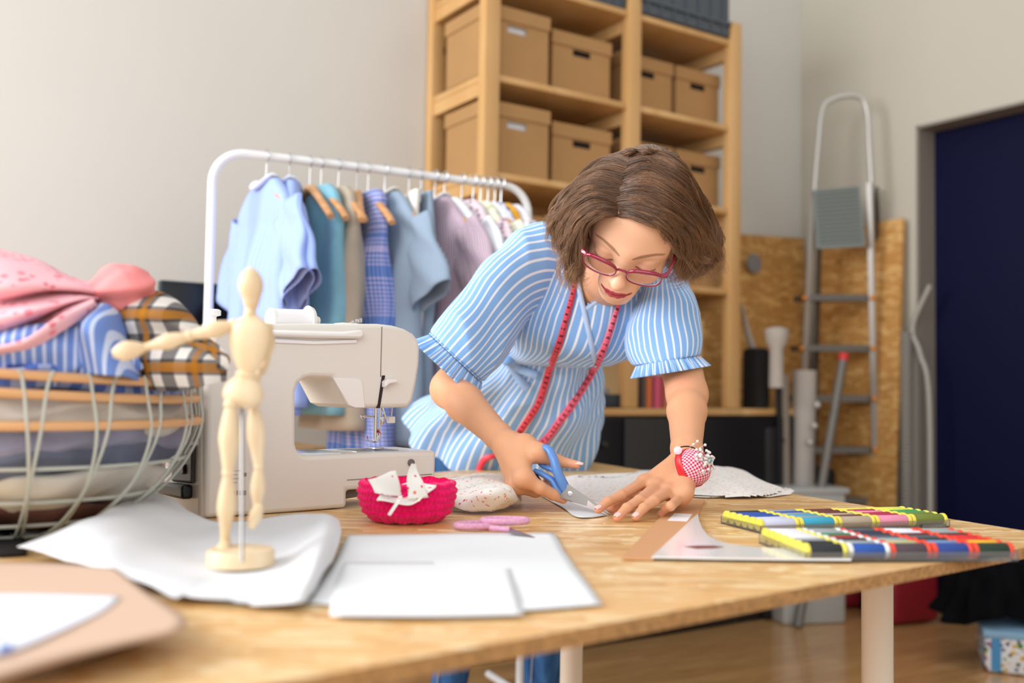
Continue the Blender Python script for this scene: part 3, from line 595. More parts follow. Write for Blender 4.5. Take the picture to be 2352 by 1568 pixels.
# end with handwheel, socket and power switch
def end_slab(pts, x0, x1, name, m, par=mach):
    o_ = [me_(*p) for p in pts]; n = len(o_); V = [(x0, y, z) for y, z in o_]+[(x1, y, z) for y, z in o_]
    return MB().add(V, [tuple(range(n)), tuple(range(2*n-1, n-1, -1))]+[(i, n+i, n+(i+1) % n, (i+1) % n) for i in range(n)], Mm).build(name, m, par, mods=[BEV(.004, 2)])
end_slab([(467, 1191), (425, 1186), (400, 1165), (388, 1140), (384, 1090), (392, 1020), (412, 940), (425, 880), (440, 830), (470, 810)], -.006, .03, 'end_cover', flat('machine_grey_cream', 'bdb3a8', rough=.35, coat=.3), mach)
end_slab([(462, 900), (440, 905), (428, 960), (425, 1010), (460, 1015)], -.012, -.004, 'grille', smoke)
end_slab([(460, 1020), (428, 1025), (412, 1060), (410, 1105), (458, 1110)], -.012, -.004, 'switch_panel', dgrey)
end_slab([(446, 1065), (438, 1066), (438, 1088), (446, 1088)], -.016, -.011, 'power_switch', flat('switch_black', '0c0c0e', rough=.3))
end_slab([(452, 1112), (400, 1106), (386, 1115), (390, 1132), (452, 1145)], -.022, -.005, 'plug', flat('plug_black', '0e0e10', rough=.4))
end_slab([(466, 1196), (424, 1190), (398, 1168), (396, 1160), (420, 1175), (466, 1186)], -.008, .03, 'foot_rim', dgrey)
for k in range(5): end_slab([(408, 1000+17*k), (396, 1004+17*k), (395, 1011+17*k), (408, 1008+17*k)], -.012, -.006, 'vent_rib', flat('vent_white', 'e4e4e6', rough=.3))
wy, wz = me_(440, 880); MB().lathe([(.03, 0), (.034, .006), (.034, .022), (.028, .027)], 28, Mm @ Matrix.Translation((-.006, .075, .215)) @ Matrix.Rotation(-math.pi/2, 4, 'Y')).build('handwheel', cream2, mach)
# small printed marks on the rear face
mk = flat('print_grey', '8c8078', rough=.6); m_ = MB()
for (x0, y0, x1, y1) in ((530, 1080, 552, 1082), (530, 1089, 545, 1091), (560, 1085, 566, 1094), (530, 1098, 548, 1100), (530, 1107, 545, 1109), (536, 1126, 540, 1137), (543, 1126, 546, 1137), (549, 1126, 553, 1137), (556, 1126, 565, 1137)):
    a = mf(x0, y1); b = mf(x1, y0); m_.box((a[0], -.0006, a[1]), (b[0], .0005, b[1]), Mm)
tag(m_.build('printed_marks', mk, mach, smooth=False), kind='stuff')
# ------------------------------------------------------------------ wooden artist's figure
lime = wood('lime_wood', 'ecd8b8', 'e0c6a0', (25, 25, 4), .45, kn=False)
MD = 1.02
fig = thing('wooden_mannequin', T(553, 1290), 'jointed pale wooden artist\'s figure with one arm stretched left', 'mannequin')
def W(x, y, o=0): return P(x, y, MD+o)
def bar(a, b, rs, name, par=fig, n=20, fl=1.0):
    pts = [a.lerp(b, t/(len(rs)*1.0-1)) for t in range(len(rs))]; sp = smoothpath([(*p, r) for p, r in zip(pts, rs)], 4)
    return MB().tube([Vector(p[:3]) for p in sp], [max(p[3], .0005)*1 for p in sp], n, flat=fl, up=Vector((0, 1, 0))).build(name, lime, par)
u = MD/FP
MB().lathe([(.004*.1, .0), (75*u, .0), (75*u, .012), (71*u, .016), (0.0005, .016)], 40, Matrix.Translation(T(553, 1296, .008))).build('base', lime, fig)
MB().tube([T(556, 1290, .022), W(556, 905)], .0016, 8).build('support_rod', flat('rod_steel', '8c8a88', rough=.3, metal=.8), fig)
bar(W(575, 612), W(578, 712), [4*u, 19*u, 26*u, 28*u, 26*u, 21*u, 17*u, 10*u], 'head')
bar(W(576, 706), W(574, 736), [10*u, 13*u, 13*u, 9*u], 'neck')
bar(W(580, 722), W(568, 858), [12*u, 42*u, 48*u, 47*u, 40*u, 30*u, 16*u], 'chest', fl=.6)
bar(W(567, 850), W(562, 872), [14*u, 24*u, 14*u], 'waist_ball', fl=.8)
bar(W(562, 862), W(556, 936), [18*u, 38*u, 46*u, 44*u, 24*u], 'pelvis', fl=.7)
def limb(pts, rr, names):
    for i in range(len(pts)-1):
        a, b = W(*pts[i]), W(*pts[i+1]); d = (b-a)*.03; r0, r1, r2 = [r*u for r in rr[i]]
        o_ = bar(a+d, b-d, [r0*.6, r0, r1, r2, r2*.7], names[i]); MB().sph(a, r0*.8).build('joint', lime, o_)
limb([(538, 745, 0), (435, 772, -.01), (330, 798, -.02)], [(17, 20, 14), (16, 19, 12)], ['upper_arm', 'forearm'])
bar(W(335, 797, -.02), W(258, 812, -.03), [8*u, 17*u, 22*u, 20*u, 8*u], 'hand', fl=.7)
limb([(617, 752, .01), (612, 830, .03), (585, 868, .06)], [(15, 17, 12), (12, 14, 10)], ['upper_arm', 'forearm'])
bar(W(598, 850, .03), W(570, 900, .05), [6*u, 12*u, 13*u, 6*u], 'hand', fl=.7)
limb([(530, 928, -.01), (524, 1085, -.01), (516, 1250, 0)], [(20, 24, 18), (18, 21, 13)], ['thigh', 'shin'])
bar(W(520, 1235, .01), W(508, 1276, -.02), [9*u, 14*u, 16*u, 10*u], 'foot', fl=.8)
limb([(583, 930, .02), (594, 1070, .02), (590, 1180, .04)], [(18, 21, 16), (15, 17, 11)], ['thigh', 'shin'])
bar(W(596, 1160, .03), W(578, 1210, .0), [9*u, 15*u, 15*u, 8*u], 'foot', fl=.8)
# ------------------------------------------------------------------ wire basket with hoops
BC = Vector((-.622, 1.25, 0)); hoopw = flat('rattan_hoop', 'd6a574', rough=.5); wirem = flat('cream_wire', 'b9bdb4', rough=.5)
bas = thing('wire_basket', (BC.x, BC.y, TZ), 'round cream wire laundry basket with three wooden hoops at the left', 'basket')
prof = [(.218, .952), (.2185, .932), (.222, .892), (.212, .858), (.186, .818), (.140, .780), (.09, .758)]
def ringpts(r, z, n=64): return [BC+Vector((r*math.cos(2*math.pi*k/n), r*math.sin(2*math.pi*k/n), z-.035*0*math.cos(2*math.pi*k/n))) for k in range(n+1)]
def tilt(p, z): return p+Vector((0, 0, -.055*(p.x-BC.x) if z > .9 else 0))
for r, z in prof[:3]: MB().tube([tilt(p, z) for p in ringpts(r, z)], .0055, 8, up=Vector((0, 0, 1))).build('hoop', hoopw, bas)
for r, z in ((.205, .845), (.17, .805), (.09, .757), (.13, .775)): MB().tube(ringpts(r, z), .0022, 6, up=Vector((0, 0, 1))).build('ring_wire', wirem, bas)
for k in range(40):
    a = 2*math.pi*k/40; a2 = a+(.11 if k % 2 else -.11)
    pts = []
    for i, (r, z) in enumerate([(.2195, .958)]+prof+[(.04, .7545)]):
        aa = a+(a2-a)*i/7; p = BC+Vector(((r+.004)*math.cos(aa), (r+.004)*math.sin(aa), z)); pts.append(tilt(p, z))
    MB().tube([Vector(p) for p in smoothpath(pts, 3)], .0019, 6).build('upright_wire', wirem, bas)
def lump(name, label, path, rads, m, flat_=.7, amp=.012, freq=22, seed=1, n=72, cat='clothes', ridges=0.0, parent=None, rf=40):
    """heap of cloth: a tube along path whose skin is pushed into folds"""
    sp = smoothpath([(*p, r) for p, r in zip(path, rads)], 12); M_ = len(sp)
    b = MB().tube([Vector(p[:3]) for p in sp], [max(p[3], .002) for p in sp], n, flat=flat_, up=Vector((0, 0, 1)))
    c = [Vector(p[:3]) for p in sp]
    for i, v in enumerate(b.v):
        q = c[min(i//n, M_-1)]; d = (v-q); L = d.length
        if L < 1e-5: continue
        w1 = wn(v, freq, seed); w2 = wn(v+Vector((w1*.02, 0, 0)), freq*2.1, seed+1); rd = 1-abs(wn(v, rf, seed+2)+.4*w1)*1.3
        an = 2*math.pi*(i % n)/n; pl_ = 1-abs(math.sin(an*2.5+w1*1.3+seed+(i//n)*.035))*1.6
        b.v[i] = v+d/L*(amp*.8*w1+amp*.4*w2+ridges*.7*max(rd, -.5)+amp*.75*pl_)
    b.uv = [(v.x*1.0+v.y*.35, v.z+v.y*.6) for v in b.v]
    o_ = b.build(name, m, parent, angle=80); return tag(o_, label, cat, 'laundry heaped in the wire basket') if label else o_
pinkm = dots('pink_floral', 'efb9c2', ['e88a98', 'e07a8a', 'd9808c'], 45, .2, rough=.8)
bst = stripes('blue_white_stripe', '6f8fd6', 'c9d6f4', .0105, .0035); navym = cloth('navy_cotton', '2a3f86')
plaid_t = NT('plaid_flannel'); tc = plaid_t.new('ShaderNodeTexCoord'); sp_x = plaid_t.new('ShaderNodeSeparateXYZ', {0: tc.outputs['UV']})
def bandn(x, per, lo, hi):
    fr = plaid_t.math('FRACT', plaid_t.math('DIVIDE', plaid_t.math('ADD', x, 10.0), per)); return plaid_t.math('MULTIPLY', plaid_t.math('GREATER_THAN', fr, lo), plaid_t.math('LESS_THAN', fr, hi))
X_, Y_ = sp_x.outputs[0], sp_x.outputs[1]
c_ = plaid_t.mix(plaid_t.math('MULTIPLY', bandn(X_, .030, 0, .56), .75), lin('ece8e4'), lin('1e1c28')); c_ = plaid_t.mix(plaid_t.math('MULTIPLY', bandn(Y_, .030, 0, .56), .75), c_, lin('1e1c28'))
c_ = plaid_t.mix(plaid_t.math('MULTIPLY', bandn(Y_, .06, .55, .72), .75), c_, lin('b87a22')); c_ = plaid_t.mix(plaid_t.math('MULTIPLY', bandn(X_, .06, .6, .7), .7), c_, lin('b87a22'))
plaid_t.set('Base Color', c_); plaid_t.set('Roughness', .9); plaid_t.set('Specular IOR Level', .15)
BP = lambda x, y, D=1.18: tuple(P(x, y, D))
def rofz(z):
    zz = [q[1] for q in prof][::-1]; rr = [q[0] for q in prof][::-1]; return float(np.interp(z, zz, rr))
def layer(z0, z1, m, label, seed):
    def fn(u_, v_):
        a = 2*math.pi*u_; t_ = math.pi*(v_-.5); z = (z0+z1)/2+(z1-z0)*.55*math.sin(t_); r_ = (rofz((z0+z1)/2)-.006-.02*(1-math.cos(t_)))*(1 if 0 < v_ < 1 else 0) if v_ in (0, 1) else rofz(z)-.008-.022*(1-math.cos(t_))**1.5
        q = (math.cos(a)*.5, math.sin(a)*.5, z*6); r_ += -abs(.010*wn(q, 5, seed))-.006*abs(wn(q, 14, seed+1))+.002; z += .012*wn((math.cos(a), math.sin(a), 0), 3.5, seed+2)
        return BC+Vector((max(r_, 0)*math.cos(a), max(r_, 0)*math.sin(a), z))
    b = MB(); b.grid(140, 26, fn, closeu=True); tag(b.build('folded_clothes', m, angle=80), label, 'clothes', 'laundry heaped in the wire basket')
layer(.762, .796, flat('brown_red_knit', '6a453c', rough=.9, noise=.2, nscale=20), 'reddish brown clothes at the bottom of the wire basket', 11)
layer(.790, .838, flat('off_white_linen', 'cfcac0', rough=.9, noise=.12, nscale=9), 'off white clothes low in the wire basket', 14)
layer(.832, .868, flat('slate_jersey', '5d6478', rough=.9, noise=.3, nscale=14), 'slate grey clothes halfway up the wire basket', 17)
layer(.860, .894, flat('grey_violet_jersey', '85859a', rough=.9, noise=.25, nscale=14), 'violet grey clothes just under the lowest hoop of the basket', 20)
layer(.888, .926, flat('cream_linen', 'cbc3ba', rough=.9, noise=.15, nscale=12), 'cream clothes between the lowest and middle hoops of the basket', 23)
layer(.920, .950, stripes('blue_crumple', '5f7fd0', 'aebde8', .02, .01), 'blue patterned clothes at the top hoop of the basket', 26)
lump('shirt', 'dark navy shirt at the far left of the basket heap', [BP(-150, 830, 1.2), BP(0, 825, 1.18), BP(120, 840, 1.17), BP(260, 850, 1.2)], [.10, .12, .09, .04], navym, .4, .012, 22, 21)
lump('shirt', 'blue shirt with white stripes lying under the pink dress', [BP(-160, 790, 1.16), BP(20, 795, 1.13), BP(150, 800, 1.13), BP(240, 815, 1.15), BP(300, 845, 1.17)], [.05, .055, .052, .045, .02], bst, .55, .012, 20, 23, ridges=.010)
PLP = ([ BP(225, 700, 1.22), BP(300, 725, 1.2), BP(380, 760, 1.19), BP(430, 810, 1.18), BP(500, 835, 1.17), BP(522, 850, 1.17)], [.008, .022, .036, .030, .022, .004], plaid_t.m)
def sheetP(name, label, rows, m, sub=8, th=.0025, amp=.003, fr=30, seed=1, cat='clothes', parent=None, grp='laundry heaped in the wire basket'):
    cols = [smoothpath([tuple(P(*q)) for q in r_], sub) for r_ in rows]; cols = [smoothpath([tuple(x) for x in c], sub) for c in zip(*cols)]; rws = list(zip(*cols)); nv, nu = len(rws), len(rws[0]); V = []; uv = []
    for j in range(nv):
        for i in range(nu):
            p = Vector(tuple(rws[j][i])); p += Vector((wn(p, fr, seed), wn(p, fr, seed+1), wn(p, fr, seed+2)))*amp; V.append(p); uv.append((p.x, p.z))
    o = MB().add(V, [(j*nu+i, j*nu+i+1, (j+1)*nu+i+1, (j+1)*nu+i) for j in range(nv-1) for i in range(nu-1)], None, uv).build(name, m, parent, mods=[SOL(th)], angle=80)
    return tag(o, label, cat, grp) if label else o
sheetP('shirt', 'light blue striped sleeve between pink dress and plaid shirt', [[(172, 745, 1.14), (198, 708, 1.13), (250, 700, 1.13), (292, 735, 1.16)], [(180, 785, 1.12), (205, 752, 1.085), (250, 745, 1.10), (292, 782, 1.15)], [(150, 832, 1.12), (212, 800, 1.085), (262, 800, 1.10), (322, 822, 1.16)], [(140, 860, 1.13), (220, 860, 1.09), (282, 864, 1.10), (345, 868, 1.16)]], bst, seed=35, amp=.005)
pl = sheetP('shirt', 'black, white and mustard plaid shirt spilling over the basket rim', [[(232, 702, 1.21), (300, 688, 1.20), (380, 690, 1.20), (440, 735, 1.21), (470, 780, 1.215)], [(245, 742, 1.17), (300, 735, 1.14), (370, 735, 1.14), (430, 768, 1.16), (482, 800, 1.20)], [(270, 790, 1.18), (320, 782, 1.15), (380, 780, 1.16), (440, 795, 1.165), (505, 815, 1.19)],
    [(300, 832, 1.19), (340, 835, 1.15), (400, 838, 1.13), (460, 828, 1.14), (520, 835, 1.18)], [(305, 872, 1.2), (350, 882, 1.17), (410, 882, 1.15), (470, 876, 1.15), (522, 862, 1.18)]], plaid_t.m, seed=37, amp=.007, fr=26)
lump('inner_folds', None, PLP[0], PLP[1], PLP[2], .7, .006, 24, 27, parent=pl)
pk = sheetP('dress', 'pale pink floral dress draped over the basket heap', [[(-90, 540, 1.24), (0, 574, 1.22), (90, 606, 1.22), (170, 636, 1.23), (250, 655, 1.24)], [(-90, 560, 1.14), (0, 592, 1.13), (100, 628, 1.13), (190, 655, 1.16), (262, 668, 1.2)],
    [(-90, 640, 1.08), (0, 650, 1.07), (95, 655, 1.09), (185, 668, 1.12), (258, 678, 1.17)], [(-90, 700, 1.10), (0, 690, 1.11), (95, 680, 1.12), (180, 680, 1.14), (240, 684, 1.17)], [(-90, 735, 1.05), (0, 725, 1.055), (85, 705, 1.07), (165, 690, 1.10), (225, 688, 1.14)],
    [(-90, 790, 1.08), (10, 775, 1.10), (80, 745, 1.11), (150, 705, 1.12), (215, 690, 1.15)], [(-90, 800, 1.04), (20, 790, 1.045), (75, 775, 1.05), (145, 722, 1.07), (210, 692, 1.11)], [(-90, 815, 1.06), (30, 806, 1.06), (85, 792, 1.065), (155, 745, 1.08), (215, 702, 1.12)]], pinkm, seed=31)
lump('inner_folds', None, [BP(-220, 640, 1.22), BP(-60, 670, 1.19), BP(70, 700, 1.18), BP(170, 710, 1.19)], [.06, .055, .05, .02], pinkm, .7, .008, 16, 29, parent=pk)
lump('dress', 'coral pink cloth at the right end of the pink dress', [BP(190, 690, 1.16), BP(260, 665, 1.16), BP(310, 655, 1.17), BP(345, 645, 1.18)], [.010, .022, .026, .014], flat('coral_cotton', 'ef8f90', rough=.85), .8, .006, 30, 31, ridges=.008)
# ------------------------------------------------------------------ crochet bowl, scraps, small scissors
mag = flat('magenta_crochet', 'ee0068', rough=.8, spec=.2, sheen=.2, noise=.12, nscale=120)
bc = T(934, 1196); bowl = thing('crochet_bowl', bc, 'magenta crochet bowl holding white fabric scraps', 'bowl')
b = MB(); NR = 7
def bfn(u_, v_):
    a = 2*math.pi*u_; prof_ = [(.0, .003), (.045, .001), (.060, .012), (.0665, .028), (.069, .044), (.066, .056), (.0615, .0585), (.059, .052), (.057, .03), (.05, .012), (.0, .008)]
    f_ = v_*(len(prof_)-1); i = min(int(f_), len(prof_)-2); t_ = f_-i
    r_ = prof_[i][0]*(1-t_)+prof_[i+1][0]*t_; z_ = prof_[i][1]*(1-t_)+prof_[i+1][1]*t_
    row = z_/.0098; kn = abs(math.sin(a*26+math.pi*.5*(int(row) % 2)))*abs(math.sin(math.pi*row))
    rr = r_+(.0042*kn-.001 if v_ < .72 and v_ > .1 else 0)
    return bc+Vector((rr*math.cos(a), rr*math.sin(a), z_+.001*math.sin(a*13)))
b.grid(208, 74, bfn, closeu=True); b.build('bowl_body', mag, bowl, angle=80)
conf = dots('confetti_cotton', 'eceae6', ['d8486a', 'e8b24a', 'e58a6a', 'd9607c'], 48, .145, (1, 2.8, 1))
def scrap(name, label, quad, seed, amp=.006, m=conf, grp='fabric scraps in the crochet bowl'):
    n = 14; b = MB()
    def fn(u_, v_):
        p = quad[0].lerp(quad[1], u_).lerp(quad[3].lerp(quad[2], u_), v_); return p+Vector((wn(p, 60, seed), wn(p, 60, seed+1), wn(p, 60, seed+2)))*amp
    b.grid(n, n, fn); return tag(b.build(name, m, mods=[SOL(.0008)], angle=80), label, 'fabric', grp)
S_ = lambda x, y, D: P(x, y, D)
scrap('fabric_scrap', 'folded white scrap standing at the left of the crochet bowl', [S_(850, 1112, 1.33), S_(918, 1095, 1.34), S_(925, 1143, 1.34), S_(862, 1140, 1.32)], 41)
scrap('fabric_scrap', 'pointed white scrap sticking up from the crochet bowl', [S_(945, 1062, 1.335), S_(957, 1062, 1.34), S_(985, 1138, 1.34), S_(932, 1145, 1.33)], 44, .003)
scrap('fabric_scrap', 'white scrap lying across the middle of the crochet bowl', [S_(900, 1105, 1.36), S_(985, 1120, 1.36), S_(965, 1150, 1.33), S_(880, 1148, 1.33)], 47, .007)
tag(MB().tube([S_(920, 1138, 1.30), S_(912, 1155, 1.288), S_(893, 1183, 1.287)], .0028, 6, flat=.4).build('fabric_strip', conf), 'narrow white strip hanging over the rim of the crochet bowl', 'fabric')
tag(patch('fabric_heap', [[(985, 1115, .012), (1040, 1103, .02), (1100, 1094, .032), (1165, 1098, .03), (1178, 1118, .02)], [(990, 1126, .02), (1050, 1120, .03), (1110, 1118, .038), (1170, 1125, .035), (1192, 1140, .01)],
    [(1000, 1142, .022), (1060, 1145, .022), (1120, 1150, .024), (1180, 1146, .022), (1196, 1152, .004)], [(1020, 1175, .001), (1070, 1180, .001), (1130, 1178, .002), (1185, 1165, .002), (1198, 1162, .001)]], conf, .0012, 8, .011, 34, 51),
    'crumpled confetti-print fabric heap between bowl and scissors hand', 'fabric')
pinky = flat('pink_wrapped_yarn', 'dda3c4', rough=.9, noise=.15, nscale=300, bump=.4, bscale=500)
ss = thing('small_scissors', T(1150, 1205), 'small scissors with handles wrapped in pink yarn beside the crochet bowl', 'scissors')
def loop(c, a_, b_, rot, n=28): return [c+Vector((a_*math.cos(t)*math.cos(rot)-b_*math.sin(t)*math.sin(rot), a_*math.cos(t)*math.sin(rot)+b_*math.sin(t)*math.cos(rot), 0)) for t in [2*math.pi*k/n for k in range(n+1)]]
for (x, y, h, nm) in ((1098, 1205, .006, 'a'), (1160, 1195, .012, 'b')):
    MB().tube(loop(T(x, y, h), .030, .016, .35 if nm == 'a' else .1), .0045, 10, up=Vector((0, 0, 1))).build('handle_loop', pinky, ss)
MB().tube([T(1125, 1212, .007), T(1170, 1216, .006)], .004, 8).build('handle_shank', pinky, ss)
steel = flat('blade_steel', 'a9aab0', rough=.2, metal=1.0)
for (x0, y0, x1, y1, hh_) in ((1165, 1213, 1252, 1243, .004), (1170, 1222, 1240, 1238, .006)):
    a, b2 = T(x0, y0, hh_), T(x1, y1, .003); MB().tube([a, a.lerp(b2, .5), b2], [.0045, .0038, .0006], 6, flat=.3, up=Vector((0, 0, 1))).build('blade', steel, ss)
# ------------------------------------------------------------------ confetti fabric being cut
tag(patch('cut_fabric', [[(1290, 1098, .001), (1380, 1090, .006), (1470, 1085, .004), (1560, 1083, .002), (1600, 1085, .002)], [(1270, 1120, .001), (1390, 1108, .003), (1480, 1112, .002), (1550, 1112, .001), (1600, 1112, .001)],
    [(1300, 1148, .001), (1370, 1160, .001), (1460, 1160, .001), (1540, 1140, .001), (1600, 1135, .001)]], conf, .0008, 8, .0025, 30, 61), 'white confetti-print fabric being cut by the blue scissors', 'fabric')
tag(patch('cut_fabric', [[(1580, 1090, .03), (1640, 1073, .032), (1700, 1080, .022), (1760, 1108, .010), (1825, 1130, .002)], [(1575, 1115, .02), (1640, 1108, .018), (1700, 1118, .014), (1760, 1130, .007), (1822, 1133, .001)],
    [(1570, 1143, .001), (1630, 1146, .002), (1700, 1142, .004), (1760, 1144, .002), (1815, 1137, .001)]], conf, .0008, 8, .002, 26, 63), 'confetti-print fabric fold spreading right of the wrist pin cushion', 'fabric')
tag(patch('fabric_offcut', [[(1222, 1128, .001), (1280, 1146, .001), (1350, 1158, .001)], [(1260, 1150, .001), (1300, 1160, .001), (1385, 1172, .001)], [(1300, 1172, .0015), (1330, 1192, .001), (1390, 1186, .001)]], paper, .0006, 6, .001, 60, 65), 'narrow white offcut under the scissor blades', 'fabric')
# ------------------------------------------------------------------ pattern ruler with card strip
rl = thing('pattern_ruler', T(1600, 1280), 'white curved pattern-making ruler on the table corner beside the thread cases', 'ruler')
def tpoly(pts, z0, z1, name, m, par=None, bev=.0006):
    o_ = MB().prism([(T(x, y, 0).x, T(x, y, 0).y) for x, y in pts][::-1], TZ+z0, TZ+z1).build(name, m, par, smooth=False); return o_
cur = [(1603, 1187), (1606, 1205), (1613, 1222), (1625, 1238), (1645, 1250), (1680, 1260), (1730, 1266), (1800, 1270), (1880, 1272), (1955, 1273), (1955, 1295), (1800, 1294), (1650, 1292), (1497, 1289)]
tpoly(cur, .0036, .0056, 'blade_body', flat('white_acrylic', 'eceef2', rough=.2, coat=.3), rl)
tpoly([(1572, 1266), (1600, 1264), (1640, 1264), (1662, 1267), (1640, 1270), (1600, 1271)], .0057, .006, 'slot', flat('slot_red_brown', '7d3b33', rough=.6), rl)
cst = tpoly([(1556, 1150), (1619, 1151), (1603, 1187), (1500, 1289), (1428, 1287)], .001, .0035, 'card_strip', flat('tan_card', 'd09a6c', rough=.6)); tag(cst, 'tan card strip running from under the flat hand beneath the white ruler', 'cardboard')
tpoly([(1549, 1184), (1590, 1186), (1578, 1203), (1533, 1201)], .0036, .0039, 'paper_label', flat('label_white', 'f2f2f6', rough=.5), cst)
# ------------------------------------------------------------------ thread cases
clear = flat('clear_plastic', 'f2f2f2', rough=.05, trans=.95, spec=.5)
def thread_case(p0, p1, depth, rows, colsn, cols_rgb, caps, label, rad):
    d = (p1-p0); Lx = d.length; d.normalize(); e = Vector((-d.y, d.x, 0)); Mc = Matrix(((d.x, e.x, 0, p0.x), (d.y, e.y, 0, p0.y), (0, 0, 1, TZ), (0, 0, 0, 1)))
    cs_ = thing('thread_case', (0, 0, 0), label, 'case', M=Mc)
    t_ = .0012; h_ = rad*1.25
    for lo, hi in (((0, 0, .0005), (Lx, depth, .002)), ((0, 0, .002), (Lx, t_, h_)), ((0, depth-t_, .002), (Lx, depth, h_)), ((0, t_, .002), (t_, depth-t_, h_)), ((Lx-t_, t_, .002), (Lx, depth-t_, h_))):
        MB().box(lo, hi, Mc).build('tray_wall', clear, cs_, smooth=False)
    cw_ = (Lx-2*t_)/colsn; proto = {}
    ymat = {}
    MB().box((Lx-.05, -.004, .001), (Lx-.01, 0, h_*.5), Mc, .001).build('latch', clear, cs_)
    for k in range(colsn):
        for r_ in range(rows):
            c = cols_rgb[r_][k]; cp = caps[r_][k] if isinstance(caps, list) else caps
            y = t_+(depth-2*t_)*(r_+.5)/rows; x0 = t_+cw_*k+.0008; x1 = t_+cw_*(k+1)-.0008; z = .0022+rad
            nmz = NAMES.get(c, 'coloured')
            so = thing('thread_spool', (0, 0, 0), '%s thread spool, %s, in the %s case' % (nmz, RW[r_] + ' row, ' + CN[k], 'rear' if 'rear' in label else 'front'), 'thread spool', 'thread spools in the %s case' % ('rear' if 'rear' in label else 'front'), M=Mc @ Matrix.Translation((x0, y, z)))
            Mx = Mc @ Matrix.Translation((x0, y, z)); Lc = x1-x0
            MB().tube([(.005, 0, 0), (.007, 0, 0), (Lc-.007, 0, 0), (Lc-.005, 0, 0)], [rad*.8, rad*.9, rad*.9, rad*.8], 18, Mx).build('thread', flat('thread_'+c, c, rough=.55, bump=.25, bscale=1500), so)
            for a_, b_ in ((0, .0055), (Lc-.0055, Lc)):
                MB().tube([(a_, 0, 0), (a_+.0008, 0, 0), (b_-.0008, 0, 0), (b_, 0, 0)], [rad*.9, rad*.98, rad*.98, rad*.9], 16, Mx).tube([(a_-.0006, 0, 0), (a_, 0, 0)], rad*.35, 10, Mx).build('end_cap', flat('cap_'+cp, cp, rough=.4), so)
NAMES = {'cdd2ea': 'lavender', '35a3c6': 'turquoise', 'b3a48f': 'beige', 'e690b0': 'pink', '6d7c2a': 'olive green', '2450a8': 'royal blue', '8c9aa6': 'grey', '6b2f2c': 'brown', 'b01c48': 'crimson', 'dfe05a': 'lime yellow', '3f9a50': 'green',
         '20242a': 'black', '1c4fa6': 'bright blue', '4b3d46': 'dark plum', '23408f': 'deep blue', '14301f': 'dark green', 'e6e6f0': 'white', '9aa0a2': 'light grey', '177a4c': 'emerald', 'a8202e': 'red', 'b9bb86': 'sage', '252e44': 'navy', '5b2024': 'maroon', 'd8201c': 'bright red', 'f0b81c': 'golden yellow', '6f8fb8': 'steel blue', '4e5560': 'charcoal'}
RW = ['front', 'second', 'third', 'fourth', 'fifth', 'sixth', 'rearmost']; CN = ['first from the left', 'second from the left', 'middle one', 'second from the right', 'far right']
A_ = [['cdd2ea', '35a3c6', 'b3a48f', 'e690b0', '6d7c2a'], ['cdd2ea', '8c9aa6', '6b2f2c', 'b01c48', '6d7c2a'], ['2450a8', '35a3c6', 'b3a48f', 'b01c48', '3f9a50'], ['2450a8', '8c9aa6', '6b2f2c', 'e690b0', '3f9a50'], ['2450a8', '2450a8', '6b2f2c', 'b01c48', 'dfe05a'], ['20242a', '8c9aa6', '6b2f2c', 'dfe05a', 'dfe05a']]
thread_case(T(1747, 1226), T(2182, 1211), .105, 6, 5, A_, 'e9dc58', 'clear plastic case of thread spools, the rear one of two', .0088)
B_ = [['20242a', '1c4fa6', '4b3d46', '23408f', '14301f'], ['20242a', '9aa0a2', 'b9bb86', '6f8fb8', 'f0b81c'], ['9aa0a2', '20242a', '9aa0a2', '20242a', 'd8201c'], ['e6e6f0', 'a8202e', '4e5560', '4e5560', 'd8201c'], ['e6e6f0', '177a4c', '252e44', '5b2024', '5b2024'], ['e6e6f0', '9aa0a2', '252e44', 'e6e6f0', '9aa0a2'], ['e6e6f0', '9aa0a2', '4e5560', 'e6e6f0', '9aa0a2']]
CB = [['e9dc58', 'dfe3e4', 'e2452c', 'e2452c', 'e2452c']]*2+[['e9dc58', 'dfe3e4', 'e2452c', 'e2452c', 'e2452c']]*5
thread_case(T(1851, 1293), T(2339, 1290), .142, 7, 5, B_, CB, 'clear plastic case of thread spools, the front one beside the table edge', .0095)
# ------------------------------------------------------------------ clothes rack, hangers and garments
B0 = P(565, 352, 2.66); B1 = P(1160, 424, 3.0); B1.z = B0.z = (B0.z+B1.z)/2
bd = (B1-B0); bd.z = 0; bl = bd.length; bd.normalize(); bn = Vector((-bd.y, bd.x, 0))
whm = flat('white_powder_coat', 'e9eaec', rough=.35)
rack = thing('clothes_rack', (B0+bd*bl/2).xy.to_3d(), 'white metal clothes rack with rounded ends hung with garments', 'clothes rack')
e0, e1 = B0-bd*.085, B1+bd*.075
arc = lambda c, r_, a0, a1, sx: [c+bd*(sx*r_*math.sin(a0+(a1-a0)*k/8))+Vector((0, 0, r_*math.cos(a0+(a1-a0)*k/8))) for k in range(9)]
r1 = .085
pts = [Vector((e0.x, e0.y, .03)), Vector((e0.x, e0.y, .8))]+arc(B0-Vector((0, 0, r1)), r1, math.pi/2, 0, -1)+[B0.lerp(B1, .5)]+arc(B1-Vector((0, 0, r1)), .08, 0, math.pi/2, 1)+[Vector((e1.x, e1.y, .8)), Vector((e1.x, e1.y, .03))]
MB().tube(pts, .0115, 12, up=Vector(bn)).build('frame', whm, rack)
for e in (e0, e1):
    MB().tube([Vector((e.x, e.y, .035))-bn*.22, Vector((e.x, e.y, .035))+bn*.22], .0115, 10).build('foot_bar', whm, rack)
